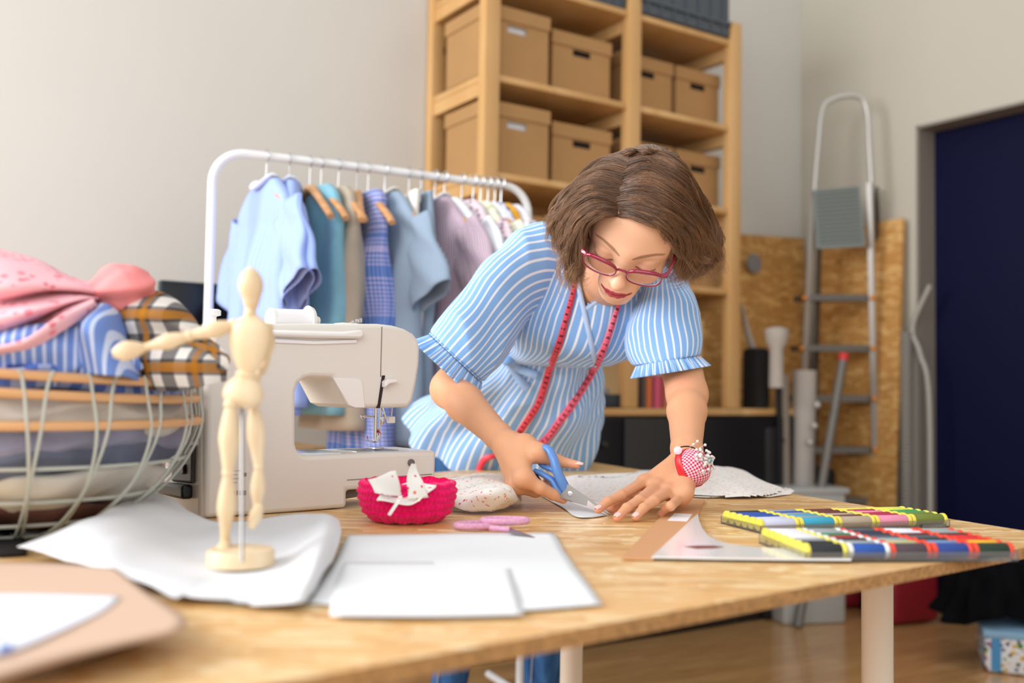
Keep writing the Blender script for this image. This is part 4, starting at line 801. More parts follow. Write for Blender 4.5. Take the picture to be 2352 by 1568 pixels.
hook_m = flat('hook_steel', 'c9cbcf', rough=.25, metal=.9); hwood = wood('hanger_wood', 'd8a878', 'c48c5a', (30, 30, 30), .4, kn=False); blackp = bk2
def barpt(px):
    o_ = B0; n = bn; q = hitp(px, 400, o_, n); return B0+bd*((q-B0).dot(bd))
wax0 = Vector((.45, -.89, 0)).normalized()
def hanger(px, ang=0.0, label='', drop=.075, L=.205, clips=False):
    q = barpt(px); wx = Matrix.Rotation(ang-.24, 3, 'Z') @ wax0
    M_ = Matrix(((wx.x, -wx.y, 0, q.x), (wx.y, wx.x, 0, q.y), (0, 0, 1, q.z), (0, 0, 0, 1)))
    h = thing('clothes_hanger', q, label, 'hanger', 'hangers on the white rack', M=M_)
    hk = [(.0165*math.cos(t), 0, .0165*math.sin(t)) for t in [math.radians(a) for a in range(200, -90, -24)]]
    hk = [(x, 0, z) for x, _, z in hk]+[(.0, 0, -.024), (-.002, 0, -drop+.0)]
    MB().tube([Vector(p) for p in hk], .0021, 8, M_).build('hook', hook_m, h)
    if clips:
        MB().tube([(-.15, 0, -drop-.0), (.15, 0, -drop)], .002, 8, M_).build('clip_bar', hook_m, h)
        for s_ in (-.11, .11): MB().box((s_-.008, -.008, -drop-.03), (s_+.008, .008, -drop+.006), M_, .002).build('clip', hook_m, h)
    else:
        for s_ in (-1, 1):
            pts = smoothpath([(0, 0, -drop, .013), (s_*.035, 0, -drop-.010, .015), (s_*.10, 0, -drop-.045, .012), (s_*.17, 0, -drop-.085, .011), (s_*L, 0, -drop-.108, .010)], 4)
            MB().tube([Vector(p[:3]) for p in pts], [p[3] for p in pts], 10, M_, flat=.8).build('arm', hwood, h)
    return M_, drop
def garment(px, m, label, cat, ang=0.0, wid=.2, length=.62, sleeve=0.0, th=.035, neck=.07, drop=.075, flare=1.0, seed=0, hip=None, name='shirt', hang=True, hl=None, clips=False, collar=None, sl_w=.085, grp='garments on the white rack'):
    M_, dr = hanger(px, ang, hl or ('wooden hanger holding the '+label.split(' hanging')[0].split(' on ')[0]), drop, L=(.165 if sleeve else .2), clips=clips)
    g = thing(name, (0, 0, 0), label, cat, grp, M=M_)
    z0 = -dr+.004
    if clips: secs = [(0, .115, .010), (.04, .125, .02), (length*.5, .14, .035), (length, .15*flare, .04)]
    else: secs = [(0, neck, .018), (.025, neck+.035, .024), (.055, wid*.72, .026), (.09, wid*.93, .028), (.13, wid, .03), (.25, wid*.98, th), (length*.6, wid*(.98 if hip is None else hip), th), (length, wid*flare, th*1.15)]
    sp = smoothpath([(a, b_, c) for a, b_, c in secs], 6); nn = 56
    def fn(u_, v_):
        f_ = v_*(len(sp)-1); i = min(int(f_), len(sp)-2); t_ = f_-i; zz, hw, ht = sp[i]*(1-t_)+sp[i+1]*t_
        a = 2*math.pi*u_; x = hw*math.copysign(abs(math.cos(a))**.8, math.cos(a)); y = ht*math.copysign(abs(math.sin(a))**.8, math.sin(a))
        fold = min(1, zz/.2)*.011*math.sin(x*38+seed*1.7+2*math.sin(zz*4+seed))+.006*wn((x, y, zz), 14, seed)
        return M_ @ Vector((x, y+fold, z0-zz+.0*x))
    b = MB(); b.grid(nn, 60, fn, uvs=lambda a, v_: (a*2*(wid*2), float(sp[min(int(v_*(len(sp)-1)), len(sp)-1)][0])), closeu=True)
    b.build('cloth_body', m, g, mods=[SOL(.002)], angle=80)
    if sleeve:
        for s_ in (-1, 1):
            a_ = Vector((s_*(wid*.86), 0, z0-.10)); e_ = Vector((s_*(wid*.86+sleeve*.42), 0, z0-.10-sleeve*.9))
            def sf(u_, v_, a_=a_, e_=e_, s_=s_):
                c = a_.lerp(e_, v_); ax = (e_-a_).normalized(); side = Vector((ax.z, 0, -ax.x)); ww = sl_w*(.8+.35*v_)
                t2 = 2*math.pi*u_; return M_ @ (c+side*(ww*math.cos(t2))+Vector((0, 1, 0))*((.018+.012*v_)*math.sin(t2)+.006*math.sin(v_*9+math.cos(t2)*5+seed)))
            MB().grid(32, 18, sf, uvs=lambda a, v_: (a*.4, v_*sleeve), closeu=True).build('sleeve', m, g, mods=[SOL(.002)], angle=80)
    if collar:
        cp = [M_ @ Vector((neck*.8*math.cos(t), .028*math.sin(t), z0-.004+.014*math.cos(2*t))) for t in [2*math.pi*k/24 for k in range(25)]]
        MB().tube(cp, .012, 8, flat=.4, up=Vector((0, 0, 1))).build('collar', collar, g)
    return g
lb1 = stripes('pale_blue_shirting', '93acec', 'a3b8f0', .01, .004); wh_c = cloth('white_cotton', 'e8edf6'); teal = cloth('teal_crepe', '7db0c2', .08); beige = cloth('beige_linen', 'b0a392', .06)
ging = stripes('blue_gingham', '3f6fb8', 'd7c3e0', .014, .006, vper=.014, second='7f93d0'); chamb = stripes('grey_chambray', '8498ae', 'a4b5c6', .006, .002); crm = cloth('cream_twill', 'e6e2da')
burg = stripes('burgundy_stripe', '9c7f92', 'd8c8d2', .008, .0035); flp = dots('pink_small_floral', 'e0d0d8', ['b0788c', '9a8090'], 40, .25); yel = dots('pale_yellow_floral', 'e6e8d4', ['c8cfa8', 'd8dcc0'], 30, .3)
nvp = dots('navy_white_print', 'd8dcee', ['4a5aa0', '38406c'], 45, .3); mus = cloth('mustard_cotton', 'e0a428'); lil = cloth('lilac_white_cotton', 'e2e2ee')
garment(612, lb1, 'pale blue shirt with short sleeves, leftmost on the rack', 'shirt', ang=.35, wid=.2, length=.62, sleeve=.24, seed=1, collar=wh_c, sl_w=.1, th=.05)
garment(665, lb1, 'pale blue striped shirt behind the leftmost one', 'shirt', ang=.1, wid=.2, length=.60, sleeve=.24, seed=2, collar=wh_c, sl_w=.1)
hanger(712, .25, 'bare wooden hanger between the blue shirt and teal top')
garment(738, teal, 'sleeveless teal top third from the left on the rack', 'top', ang=.3, wid=.17, length=.62, seed=3, th=.045, name='top')
garment(778, beige, 'sleeveless beige top beside the teal one on the rack', 'top', ang=.3, wid=.17, length=.66, seed=4, th=.05, name='top')
hanger(820, .0, 'short wooden hanger with narrow end over the beige top', L=.205)
garment(846, ging, 'long blue gingham dress hanging in the middle of the rack', 'dress', ang=.25, wid=.15, length=1.05, seed=5, th=.05, flare=1.9, hip=1.3, name='dress')
garment(885, chamb, 'grey blue chambray shirt with short sleeves hanging mid rack', 'shirt', ang=.42, wid=.19, length=.70, sleeve=.23, seed=6, collar=crm, sl_w=.08, th=.05)
garment(940, crm, 'cream trousers clipped to a metal hanger on the rack', 'trousers', ang=.1, length=.8, seed=7, name='trousers', hl='metal clip hanger holding the cream trousers', clips=True)
garment(968, chamb, 'grey trousers clipped to a metal hanger behind the cream pair', 'trousers', ang=.1, length=.8, seed=8, name='trousers', hl='metal clip hanger holding the grey trousers', clips=True)
garment(1000, burg, 'burgundy and white striped shirt right of the cream trousers', 'shirt', ang=.4, wid=.19, length=.62, seed=9, sleeve=.2, collar=wh_c)
garment(1022, wh_c, 'plain white short sleeved shirt beside the burgundy striped one', 'shirt', ang=.45, wid=.19, length=.6, seed=10, sleeve=.18)
garment(1062, flp, 'pale pink floral shirt on the right half of the rack', 'shirt', ang=.4, wid=.18, length=.6, seed=11, sleeve=.15)
garment(1088, yel, 'pale yellow floral shirt on the right half of the rack', 'shirt', ang=.45, wid=.18, length=.7, seed=12, sleeve=.15)
garment(1105, lil, 'lilac white shirt right of the pale yellow one', 'shirt', ang=.45, wid=.18, length=.6, seed=13, sleeve=.1)
garment(1122, nvp, 'navy and white patterned shirt near the rack\'s right end', 'shirt', ang=.45, wid=.18, length=.6, seed=14, sleeve=.12)
garment(1138, mus, 'mustard yellow top near the rack\'s right end', 'top', ang=.45, wid=.17, length=.55, seed=15, name='top')
garment(1152, lil, 'white shirt at the rack\'s right end above the woman\'s shoulder', 'shirt', ang=.5, wid=.18, length=.5, seed=16, sleeve=.1)
# ------------------------------------------------------------------ smooth-union solid mesher (surface nets)
A3 = lambda v: np.array(tuple(v), float)
class Prim:
    def __init__(s, kind, a, b=None, r=0, r2=None, k=.01, sub=False, M=None, O=None):
        s.kind, s.k, s.sub = kind, k, sub; s.a = A3(a); s.b = A3(b) if b is not None else None; s.r = r; s.r2 = r if r2 is None else r2; s.M = M; s.O = O
        if kind == 'cap': c = (s.a+s.b)/2; R_ = np.linalg.norm(s.a-s.b)/2+max(s.r, s.r2)
        else: c = s.a; R_ = max(s.r) if hasattr(s.r, '__len__') else s.r
        if s.M is not None: c = s.O+s.M @ c
        s.c, s.R = c, R_
    def d(s, p):
        if s.M is not None: p = (p-s.O) @ s.M
        if s.kind == 'cap':
            ab = s.b-s.a; pa = p-s.a; t = np.clip(pa @ ab/max(ab @ ab, 1e-12), 0, 1)
            return np.linalg.norm(pa-t[:, None]*ab, axis=1)-(s.r+t*(s.r2-s.r))
        rr = np.array(s.r if hasattr(s.r, '__len__') else (s.r,)*3); q = p-s.a
        k0 = np.linalg.norm(q/rr, axis=1); k1 = np.linalg.norm(q/rr**2, axis=1); return k0*(k0-1)/np.maximum(k1, 1e-9)
def field(prims, p):
    d = np.full(len(p), 1.0)
    for q in prims:
        e = q.d(p); k = q.k
        if q.sub: h = np.clip(.5-.5*(d+e)/k, 0, 1); d = d*(1-h)-e*h+k*h*(1-h)
        else: h = np.clip(.5+.5*(d-e)/k, 0, 1); d = d*(1-h)+e*h-k*h*(1-h)
    return d
def sdf_mesh(prims, h, keep=None, B=8):
    lo = np.min([q.c-q.R for q in prims if not q.sub], axis=0)-.02; hi = np.max([q.c+q.R for q in prims if not q.sub], axis=0)+.02
    nb = np.ceil((hi-lo)/(h*B)).astype(int); S = h*B
    gx = np.stack(np.meshgrid(*[np.arange(n) for n in nb], indexing='ij'), -1).reshape(-1, 3); cen = lo+(gx+.5)*S; rad = S*.87
    near = np.zeros(len(gx), bool)
    for q in prims:
        if not q.sub: near |= np.linalg.norm(cen-q.c, axis=1) < q.R+rad+.01
    gx, cen = gx[near], cen[near]
    dd = np.concatenate([field(prims, cen[i:i+40000]) for i in range(0, len(cen), 40000)])
    km = max(q.k for q in prims); sel = np.abs(dd) < rad*1.15+km*.8+.006
    if keep is not None: sel &= keep(cen)
    gx, cen = gx[sel], cen[sel]
    N = nb*B+2; o3 = np.stack(np.meshgrid(*[np.arange(-1, B+1)]*3, indexing='ij'), -1)          # nodes with one cell of margin
    keys = []; pos = []; quads = []
    loc = o3.reshape(-1, 3); n = B+2
    cid = lambda i: ((i[..., 0]+1)*(N[1]+2)+(i[..., 1]+1))*(N[2]+2)+(i[..., 2]+1)
    for g, c in zip(gx, cen):
        base = g*B; p = lo+(base+loc)*h
        use = [q for q in prims if np.linalg.norm(c-q.c) < q.R+rad*1.3+q.k*3+.012]
        if not use: continue
        f = field(use, p).reshape(n, n, n); ins = f < 0
        if ins.all() or not ins.any(): continue
        c8 = [ins[i:n-1+i, j:n-1+j, k:n-1+k] for i in (0, 1) for j in (0, 1) for k in (0, 1)]; sm = sum(x.astype(int) for x in c8); act = (sm > 0) & (sm < 8)
        own = act.copy(); own[0] = False; own[:, 0] = False; own[:, :, 0] = False           # cells 0..B-1 of the block
        I = np.argwhere(own)
        if len(I):
            acc = np.zeros((len(I), 3)); cnt = np.zeros(len(I))
            for ax in range(3):
                o1, o2 = [a for a in range(3) if a != ax]
                for u_ in (0, 1):
                    for v_ in (0, 1):
                        A = I.copy(); A[:, o1] += u_; A[:, o2] += v_; Bq = A.copy(); Bq[:, ax] += 1
                        fa = f[A[:, 0], A[:, 1], A[:, 2]]; fb = f[Bq[:, 0], Bq[:, 1], Bq[:, 2]]; cr = (fa < 0) != (fb < 0); t = fa/np.where(cr, fa-fb, 1)
                        pt = A.astype(float); pt[:, ax] += t; acc += pt*cr[:, None]; cnt += cr
            pp = acc/cnt[:, None]; keys.append(cid(I-1+base)); pos.append(lo+(base+pp-1)*h)
        for ax in range(3):
            sl0 = [slice(1, n-1)]*3; sl1 = list(sl0); sl1[ax] = slice(2, n); a_ = ins[tuple(sl0)]; b_ = ins[tuple(sl1)]
            E = np.argwhere(a_ != b_)
            if not len(E): continue
            fl = a_[E[:, 0], E[:, 1], E[:, 2]]; E = E+base; o1, o2 = (ax+1) % 3, (ax+2) % 3
            q4 = []
            for (u_, v_) in ((-1, -1), (0, -1), (0, 0), (-1, 0)):
                X = E.copy(); X[:, o1] += u_; X[:, o2] += v_; q4.append(cid(X))
            q4 = np.stack(q4, 1); q4[~fl] = q4[~fl][:, ::-1]; quads.append(q4)
    keys = np.concatenate(keys); pos = np.concatenate(pos); quads = np.concatenate(quads)
    ks, idx = np.unique(keys, return_index=True); pos = pos[idx]; ii = np.searchsorted(ks, quads); ii = np.clip(ii, 0, len(ks)-1); ok = (ks[ii] == quads).all(1)
    return pos, ii[ok]
def relax(V, F, it=2, lam=.4):
    e = np.concatenate([F[:, [0, 1]], F[:, [1, 2]], F[:, [2, 3]], F[:, [3, 0]]]); e = np.concatenate([e, e[:, ::-1]])
    cnt = np.bincount(e[:, 0], minlength=len(V)).clip(1)
    for _ in range(it):
        s_ = np.stack([np.bincount(e[:, 0], V[e[:, 1], k], len(V)) for k in range(3)], 1)/cnt[:, None]; V = V+(s_-V)*lam
    return V
def np_mesh(name, V, F, m, parent=None, col=None, smooth=True):
    me = bpy.data.meshes.new(name); F = np.asarray(F, dtype=np.int32); k = F.shape[1]
    me.vertices.add(len(V)); me.vertices.foreach_set('co', np.asarray(V, dtype=np.float32).ravel())
    me.loops.add(F.size); me.loops.foreach_set('vertex_index', F.ravel()); me.polygons.add(len(F)); me.polygons.foreach_set('loop_start', np.arange(0, F.size, k, dtype=np.int32))
    me.update(calc_edges=True); me.validate()
    if smooth: me.polygons.foreach_set('use_smooth', [True]*len(me.polygons))
    if col is not None:
        at = me.color_attributes.new('Col', 'FLOAT_COLOR', 'POINT'); at.data.foreach_set('color', np.concatenate([col, np.ones((len(col), 1))], 1).astype(np.float32).ravel())
    me.materials.append(m); o = bpy.data.objects.new(name, me); C.objects.link(o)
    if parent is not None: o.parent = parent; o.matrix_parent_inverse = parent.matrix_world.inverted()
    return o
# ------------------------------------------------------------------ head frame
HP = P(1463, 508, 1.612); p_, ro = math.radians(43.5), math.radians(17)
vz = (-(HP-CAM)).normalized(); vx = _u.cross(vz).normalized(); vy = vz.cross(vx)
iR = vx*math.cos(ro)-vy*math.sin(ro); iU = vy*math.cos(ro)+vx*math.sin(ro)
hF = (vz*math.cos(p_)-iU*math.sin(p_)); hU = (iU*math.cos(p_)+vz*math.sin(p_)); hX = iR
HS = 1.05; HM = np.array([tuple(hX), tuple(hF), tuple(hU)]).T; HO = A3(HP)
def H(x, y, z): return Vector(tuple(HO+HM @ np.array((x, y, z))*HS))
hp = []
def he(c, r, k=.012, sub=False): hp.append(Prim('ell', tuple(v*HS for v in c), r=tuple(v*HS for v in r), k=k, sub=sub, M=HM, O=HO))
def hc(a, b, r, r2=None, k=.008, sub=False): hp.append(Prim('cap', tuple(v*HS for v in a), tuple(v*HS for v in b), r*HS, (r if r2 is None else r2)*HS, k, sub, HM, HO))
he((0, -.014, .030), (.070, .088, .076), .012); he((0, .034, .036), (.063, .051, .046), .02); he((0, .032, -.018), (.061, .050, .054), .03)
he((0, .059, -.096), (.019, .022, .019), .026); he((0, .050, .012), (.056, .038, .03), .02)
for s in (-1, 1):
    hc((s*.052, .000, -.044), (s*.012, .058, -.100), .014, .011, .03); he((s*.037, .061, -.036), (.019, .019, .018), .022)
    he((s*.031, .104, -.004), (.018, .016, .010), .018, True); he((s*.0315, .0735, -.004), (.0170, .0150, .0130), .005)
    he((s*.074, -.008, -.012), (.006, .016, .026), .005)
    hc((s*.004, .0940, -.042), (s*.0108, .0905, -.0440), .0055, .0052, .008)
hc((0, .080, .010), (0, .0985, -.034), .0078, .0074, .018); he((0, .1025, -.0400), (.0085, .0090, .0078), .010)
he((0, .075, -.071), (.030, .019, .021), .02)
for s in (-1, 1): he((s*.0062, .1005, -.0485), (.0030, .0042, .0026), .002, True)
def surfy(x, z):
    ys = np.linspace(.13, .03, 201); pts = HO+(np.stack([np.full(201, x), ys, np.full(201, z)], 1)*HS) @ HM.T; f_ = field(hp, pts); i = np.argmax(f_ < 0); return ys[i]
_base = list(hp)
def onf(x, z, dy=0.0): return (x, surfy(x, z)+dy, z)
LU2 = [(-.0240, -.0662), (-.015, -.0678), (-.0055, -.0674), (0, -.0684), (.0055, -.0674), (.015, -.0678), (.0240, -.0662)]
LL2 = [(-.0225, -.0674), (-.013, -.0722), (-.005, -.0746), (.005, -.0746), (.013, -.0722), (.0225, -.0674)]
UP = [onf(x, z, -.0010) for x, z in LU2]; LO = [onf(x, z, -.0018) for x, z in LL2]
ru = [.0006, .0019, .0028, .0025, .0028, .0019, .0006]; rl = [.0007, .0032, .0048, .0048, .0032, .0007]
for i in range(6): hc(UP[i], UP[i+1], ru[i], ru[i+1], .002)
for i in range(5): hc(LO[i], LO[i+1], rl[i], rl[i+1], .002)
he(onf(0, -.0842, .001), (.012, .003, .003), .008, True)
# ------------------------------------------------------------------ arms, hands, torso
bp = []
def cap(a, b, r, r2=None, k=.02): bp.append(Prim('cap', a, b, r, r2, k))
shR, elR, wrR = P(1228, 628, 2.01), P(1034, 893, 1.84), P(1166, 1022, 1.625)
shL, elL, wrL = P(1535, 705, 1.95), P(1578, 905, 1.80), P(1577, 1056, 1.625)
neck = P(1412, 630, 1.90); chest = P(1375, 690, 2.05); waist = P(1248, 820, 2.22); hip = P(1170, 960, 2.42)
cap(H(0, -.035, -.03), neck, .048, .050, .02); cap(neck, chest, .05, .055, .02); cap(chest, waist, .06, .06, .02); cap(waist, hip, .06, .08, .02)
lat = (shL-shR).normalized(); cap(shR+lat*.02, neck+Vector((0, .09, .01)), .034, .040, .02); cap(shL-lat*.02, neck+Vector((0, .09, .01)), .034, .040, .02); bp.append(Prim('ell', P(1368, 690, 1.985), r=.050, k=.02))
cap(chest-lat*.07+Vector((0, 0, -.03)), waist-lat*.05, .04, .045, .02); cap(chest+lat*.06+Vector((0, 0, -.03)), waist+lat*.05, .04, .045, .02)
for sh, el, wr, s in ((shR, elR, wrR, 1), (shL, elL, wrL, -1)):
    cap(sh, el, .040, .036 if s > 0 else .037, .012); m1 = el.lerp(wr, .28); cap(el, m1, .0345, .0335, .012); cap(m1, wr.lerp(el, .15), .0335, .0225 if s > 0 else .025, .010); cap(wr.lerp(el, .15), wr, .0225 if s > 0 else .025, .0215, .010)
FG = []                                            # finger chains: (points, radii)
def finger(pts, rr, k=.003):
    for i in range(len(pts)-1): cap(pts[i], pts[i+1], rr[i], rr[i+1], k if i else .010)
    for i in range(1, len(pts)-1): bp.append(Prim('ell', pts[i], r=rr[i]*.95, k=.003))
    FG.append(pts)
# her left hand, flat on the fabric (image right)
Lm = [P(1480, 1106, 1.585), P(1508, 1117, 1.572), P(1536, 1129, 1.56), P(1561, 1144, 1.55)]
Lt = [T(1374, 1170, .013), T(1418, 1188, .0075), T(1460, 1187, .0075), T(1519, 1180, .0065)]
Lp_ = [G(1426, 1138, TZ+.030), G(1468, 1149, TZ+.027), G(1502, 1150, TZ+.027), G(1540, 1162, TZ+.02)]
for i in range(4):
    dpt = Lp_[i].lerp(Lt[i], .58)+Vector((0, 0, .003)); rr = [(.0094, .0079, .0069, .0061), (.0096, .0081, .0071, .0063), (.0092, .0078, .0069, .0060), (.0082, .0069, .0061, .0054)][i]
    cap(wrL+Vector((.008*(i-1.5), 0, 0)), Lm[i]-Vector((0, 0, .002)), .0150, .0105, .010); bp.append(Prim('ell', Lm[i]+Vector((0, 0, .0008)), r=.0100, k=.005)); finger([Lm[i], Lp_[i], dpt, Lt[i]], rr)
dz_ = Vector((0, 0, -.004))
for a, b in zip(Lm[:3], Lm[1:]): cap(a+dz_, b+dz_, .0085, .0085, .006)
cap(wrL+Vector((.0, 0, -.01)), P(1574, 1130, 1.548), .016, .014, .012)
th0, th1, th2 = P(1530, 1108, 1.62), G(1480, 1140, TZ+.02), T(1404, 1167, .009)
cap(wrL, th0, .017, .015, .014); finger([th0, th1, th1.lerp(th2, .55)+Vector((0, 0, .002)), th2], (.014, .0105, .009, .0075))
# her right hand round the scissors (image left)
im = P(1203, 1097, 1.535); mm = P(1190, 1112, 1.553); rm = P(1184, 1116, 1.575); pm = P(1182, 1114, 1.597)
cap(wrR, im, .0185, .0115, .012); bp.append(Prim('ell', im, r=.0128, k=.005)); cap(wrR+Vector((0, .012, 0)), mm, .017, .0115, .012); cap(wrR+Vector((0, .02, -.004)), rm, .017, .012, .014); cap(wrR, pm, .016, .011, .014)
cap(im, mm, .0125, .012, .01); cap(mm, rm, .012, .011, .01); cap(rm, pm, .011, .0105, .01)
ip, itp = P(1240, 1120, 1.535), P(1294, 1147, 1.56)
finger([im, ip, ip.lerp(itp, .55), itp], (.0120, .0102, .0090, .0068))
for a, dx, D_, r_ in ((mm, 0, 1.575, .0095), (rm, -3, 1.60, .009), (pm, -6, 1.625, .008)):
    finger([a, P(1230+dx, 1128, D_-.005), P(1258+dx, 1118, D_+.01), P(1262+dx, 1102, D_+.012)], (r_*1.15, r_, r_*.9, r_*.75))
tm, tmc = P(1237, 1040, 1.575), P(1205, 1025, 1.60)
cap(wrR, tmc, .020, .0185, .012); cap(tmc, tm, .0185, .0148, .010); cap(tmc, im, .0135, .010, .012)
ti, tt = P(1285, 1060, 1.575), P(1325, 1067, 1.565)
finger([tm, ti, tt], (.0142, .0094, .0064))
# legs
hipR, hipL = P(1075, 1010, 2.55), P(1270, 1010, 2.55)
kR, kL = P(1060, 1290, 2.62), P(1262, 1270, 2.62); aR, aL = P(1025, 1660, 2.62), P(1240, 1650, 2.66)
aR.z = aL.z = .09
lp = []
def capl(a, b, r, r2, k=.05): lp.append(Prim('cap', a, b, r, r2, k)); bp.append(Prim('cap', a, b, r-.012, r2-.012, k))
mid = (hipR+hipL)/2
capl(hip+Vector((0, .06, -.03)), mid+Vector((0, -.02, -.03)), .085, .11); lp.append(Prim('cap', hipR+Vector((.02, -.02, .03)), hipL+Vector((-.02, -.02, .03)), .105, .105, .05))
for h_, k_, a_ in ((hipR, kR, aR), (hipL, kL, aL)): capl(h_, k_, .098, .066); capl(k_, k_.lerp(a_, .35), .064, .061); capl(k_.lerp(a_, .35), a_, .061, .043)
for a_ in (aR, aL): cap(a_, a_+Vector((0, 0, -.05)), .035, .035); cap(a_+Vector((0, .03, -.05)), a_+Vector((-.0, -.15, -.055)), .030, .024)
allp = hp+bp
fine = lambda c: c[:, 1] < 2.02
print('hand len', [round((Lm[i]-Lp_[i]).length+(Lp_[i]-Lt[i]).length, 3) for i in range(4)], 'pal', [(round((wrL-m_).length, 3)) for m_ in Lm], 'arms', (shR-elR).length, (elR-wrR).length, (shL-elL).length, (elL-wrL).length, (im-ip).length+(ip-itp).length, (wrR-im).length)
def hloc(c): return (c-HO) @ HM/HS
inh = lambda c, y0: (hloc(c)[:, 1] > y0) & (np.linalg.norm(hloc(c), axis=1) < .15)
Vh, Fh = sdf_mesh(hp, .0011, keep=lambda c: inh(c, .015)); Vh = relax(Vh, Fh, 1, .5)
V1, F1 = sdf_mesh(allp, .0019, keep=lambda c: fine(c) & ~inh(c, .035)); V1 = relax(V1, F1, 1, .5)
F1 = np.concatenate([Fh, F1+len(Vh)]); V1 = np.concatenate([Vh, V1])
V2, F2 = sdf_mesh(allp, .007, keep=lambda c: c[:, 1] > 1.96)
def segd(p, a, b):
    a = np.array(a, float); b = np.array(b, float); ab = b-a; t = np.clip((p-a) @ ab/(ab @ ab), 0, 1); return np.linalg.norm(p-a-t[:, None]*ab, axis=1)
L1 = (V1-HO) @ HM/HS
arm = np.array(lin('dda37c')); face = np.array(lin('efbf9f')); n_head = np.linalg.norm(L1, axis=1) < .16
col = np.where(n_head[:, None], face, arm)
def blend(mask, c, a=1.0):
    global col
    mk_ = np.clip(mask*a, 0, 1)[:, None]; col = col*(1-mk_)+np.array(lin(c))*mk_
for s in (-1, 1):
    blend(np.exp(-(np.linalg.norm(L1-np.array((s*.040, .075, -.036)), axis=1)/.016)**2), 'e8937c', .35)
    arc = [(s*.011, .094, .0115), (s*.026, .090, .0190), (s*.041, .078, .0215), (s*.053, .060, .0175)]
    L0 = L1.copy(); L0[:, 1] = 0; arc = smoothpath([(a_[0], 0, a_[2]) for a_ in arc], 6); na = len(arc)-1; d = np.min([segd(L0, arc[i], arc[i+1])-(.0016+.0016*min(1, i/4)-.0026*max(0, i/na-.25)) for i in range(na)], axis=0)
    front = L1[:, 1] > .05
    blend(np.clip(.5-d/.0016, 0, 1)*front, '80583c', .7)
    e = L1-np.array((s*.0315, .0735, -.0045)); onl = (np.linalg.norm(e/np.array((.0170, .0150, .0130)), axis=1) < 1.2)*(np.abs(e[:, 0]) < .0155)
    blend(onl*np.exp(-((e[:, 2]-.006)/.004)**2), 'c98d74', .6); blend(onl*np.exp(-((e[:, 2]+.0058-(e[:, 0]/.0155)**2*.0035)/.0011)**2), '2a1c1c', .95)
blend(np.exp(-(np.linalg.norm(L1-np.array((0, .106, -.04)), axis=1)/.010)**2), 'eaa48c', .4)
L2 = L1.copy(); L2[:, 1] = 0; fl2 = lambda p: (p[0], 0, p[-1])
dl = np.min([segd(L2, fl2(LU2[i]), fl2(LU2[i+1]))-(ru[i]+ru[i+1])/2 for i in range(6)]+[segd(L2, fl2(LL2[i]), fl2(LL2[i+1]))-(rl[i]+rl[i+1])/2*.95 for i in range(5)], axis=0)
frm = (L1[:, 1] > .06)
blend(np.clip(.5-dl/.0008, 0, 1)*frm, 'b84a55')
gap_ = [(-.0235, -.0664), (-.014, -.0692), (0, -.0712), (.014, -.0692), (.0235, -.0664)]
blend(np.exp(-(np.min([segd(L2, fl2(gap_[i]), fl2(gap_[i+1])) for i in range(4)], axis=0)/.0009)**2)*frm, '6e1d2a', .85)
for s in (-1, 1): blend(np.exp(-(np.linalg.norm(L1-np.array((s*.0062, .101, -.0485)), axis=1)/.0022)**2), '8a4a3a', .8)
for i, ch in enumerate(FG):
    for j, p in enumerate(ch[1:-1]): blend(np.exp(-(np.linalg.norm(V1-A3(p), axis=1)/.007)**2), 'd98e70', .35)
    blend(np.exp(-(np.linalg.norm(V1-A3(ch[-1]), axis=1)/.010)**2), 'ec9c8c', .5)
for p in Lm: blend(np.exp(-(np.linalg.norm(V1-A3(p)-np.array((0, 0, .01)), axis=1)/.008)**2), 'd98e70', .35)
blend(np.exp(-(np.linalg.norm(V1-A3(elL.lerp(shL, .05)+Vector((-.01, -.03, 0))), axis=1)/.02)**2), 'e58c80', .45)
col2 = np.tile(arm, (len(V2), 1))
t = NT('skin'); at = t.new('ShaderNodeAttribute', attribute_name='Col'); nz = t.new('ShaderNodeTexNoise', {'Vector': t.coord(), 'Scale': 60.0, 'Detail': 3.0})
t.set('Base Color', t.mix(.5, at.outputs['Color'], t.mix(nz.outputs[0], lin('e9b999'), lin('f6d3ba')), 'MIX') if False else at.outputs['Color'])
t.set('Roughness', .48); t.set('Subsurface Weight', .18); t.b.inputs['Subsurface Radius'].default_value = (1, .35, .18); t.set('Subsurface Scale', .012); t.set('Specular IOR Level', .4)
nb2 = t.new('ShaderNodeTexNoise', {'Vector': t.coord(), 'Scale': 900.0, 'Detail': 2.0}); t.bump(nb2.outputs[0], .12, .0006); skin = t.m
woman = thing('person', Vector((mid.x, mid.y, 0)), 'woman in blue striped blouse leaning over the table cutting fabric, short brown hair', 'person')
np_mesh('body', np.concatenate([V1, V2]), np.concatenate([F1, F2+len(V1)]), skin, woman, np.concatenate([col, col2]))
# eyelashes
lash = MB()
for s in (-1, 1):
    for k in range(44):
        u_ = -1+2*k/43; x = s*.0315+.0150*u_; z = -.0105+.0038*u_*u_; y = .0735+.0138*math.sqrt(max(.05, 1-u_*u_*.86)); jj = .7+.3*((k*7) % 5)/4; o_ = max(0, s*u_)*.5+.75
        a = H(x, y, z); b = H(x+.0018*u_, y+.0035*jj, z-.0022*jj); c = H(x+.0036*u_*o_, y+.0062*jj*o_, z-.0028*jj); lash.tube([a, b, c], [.00028, .00022, .00008], 3)
lash.build('eyelashes', flat('lash_black', '120c0c', rough=.6), woman)
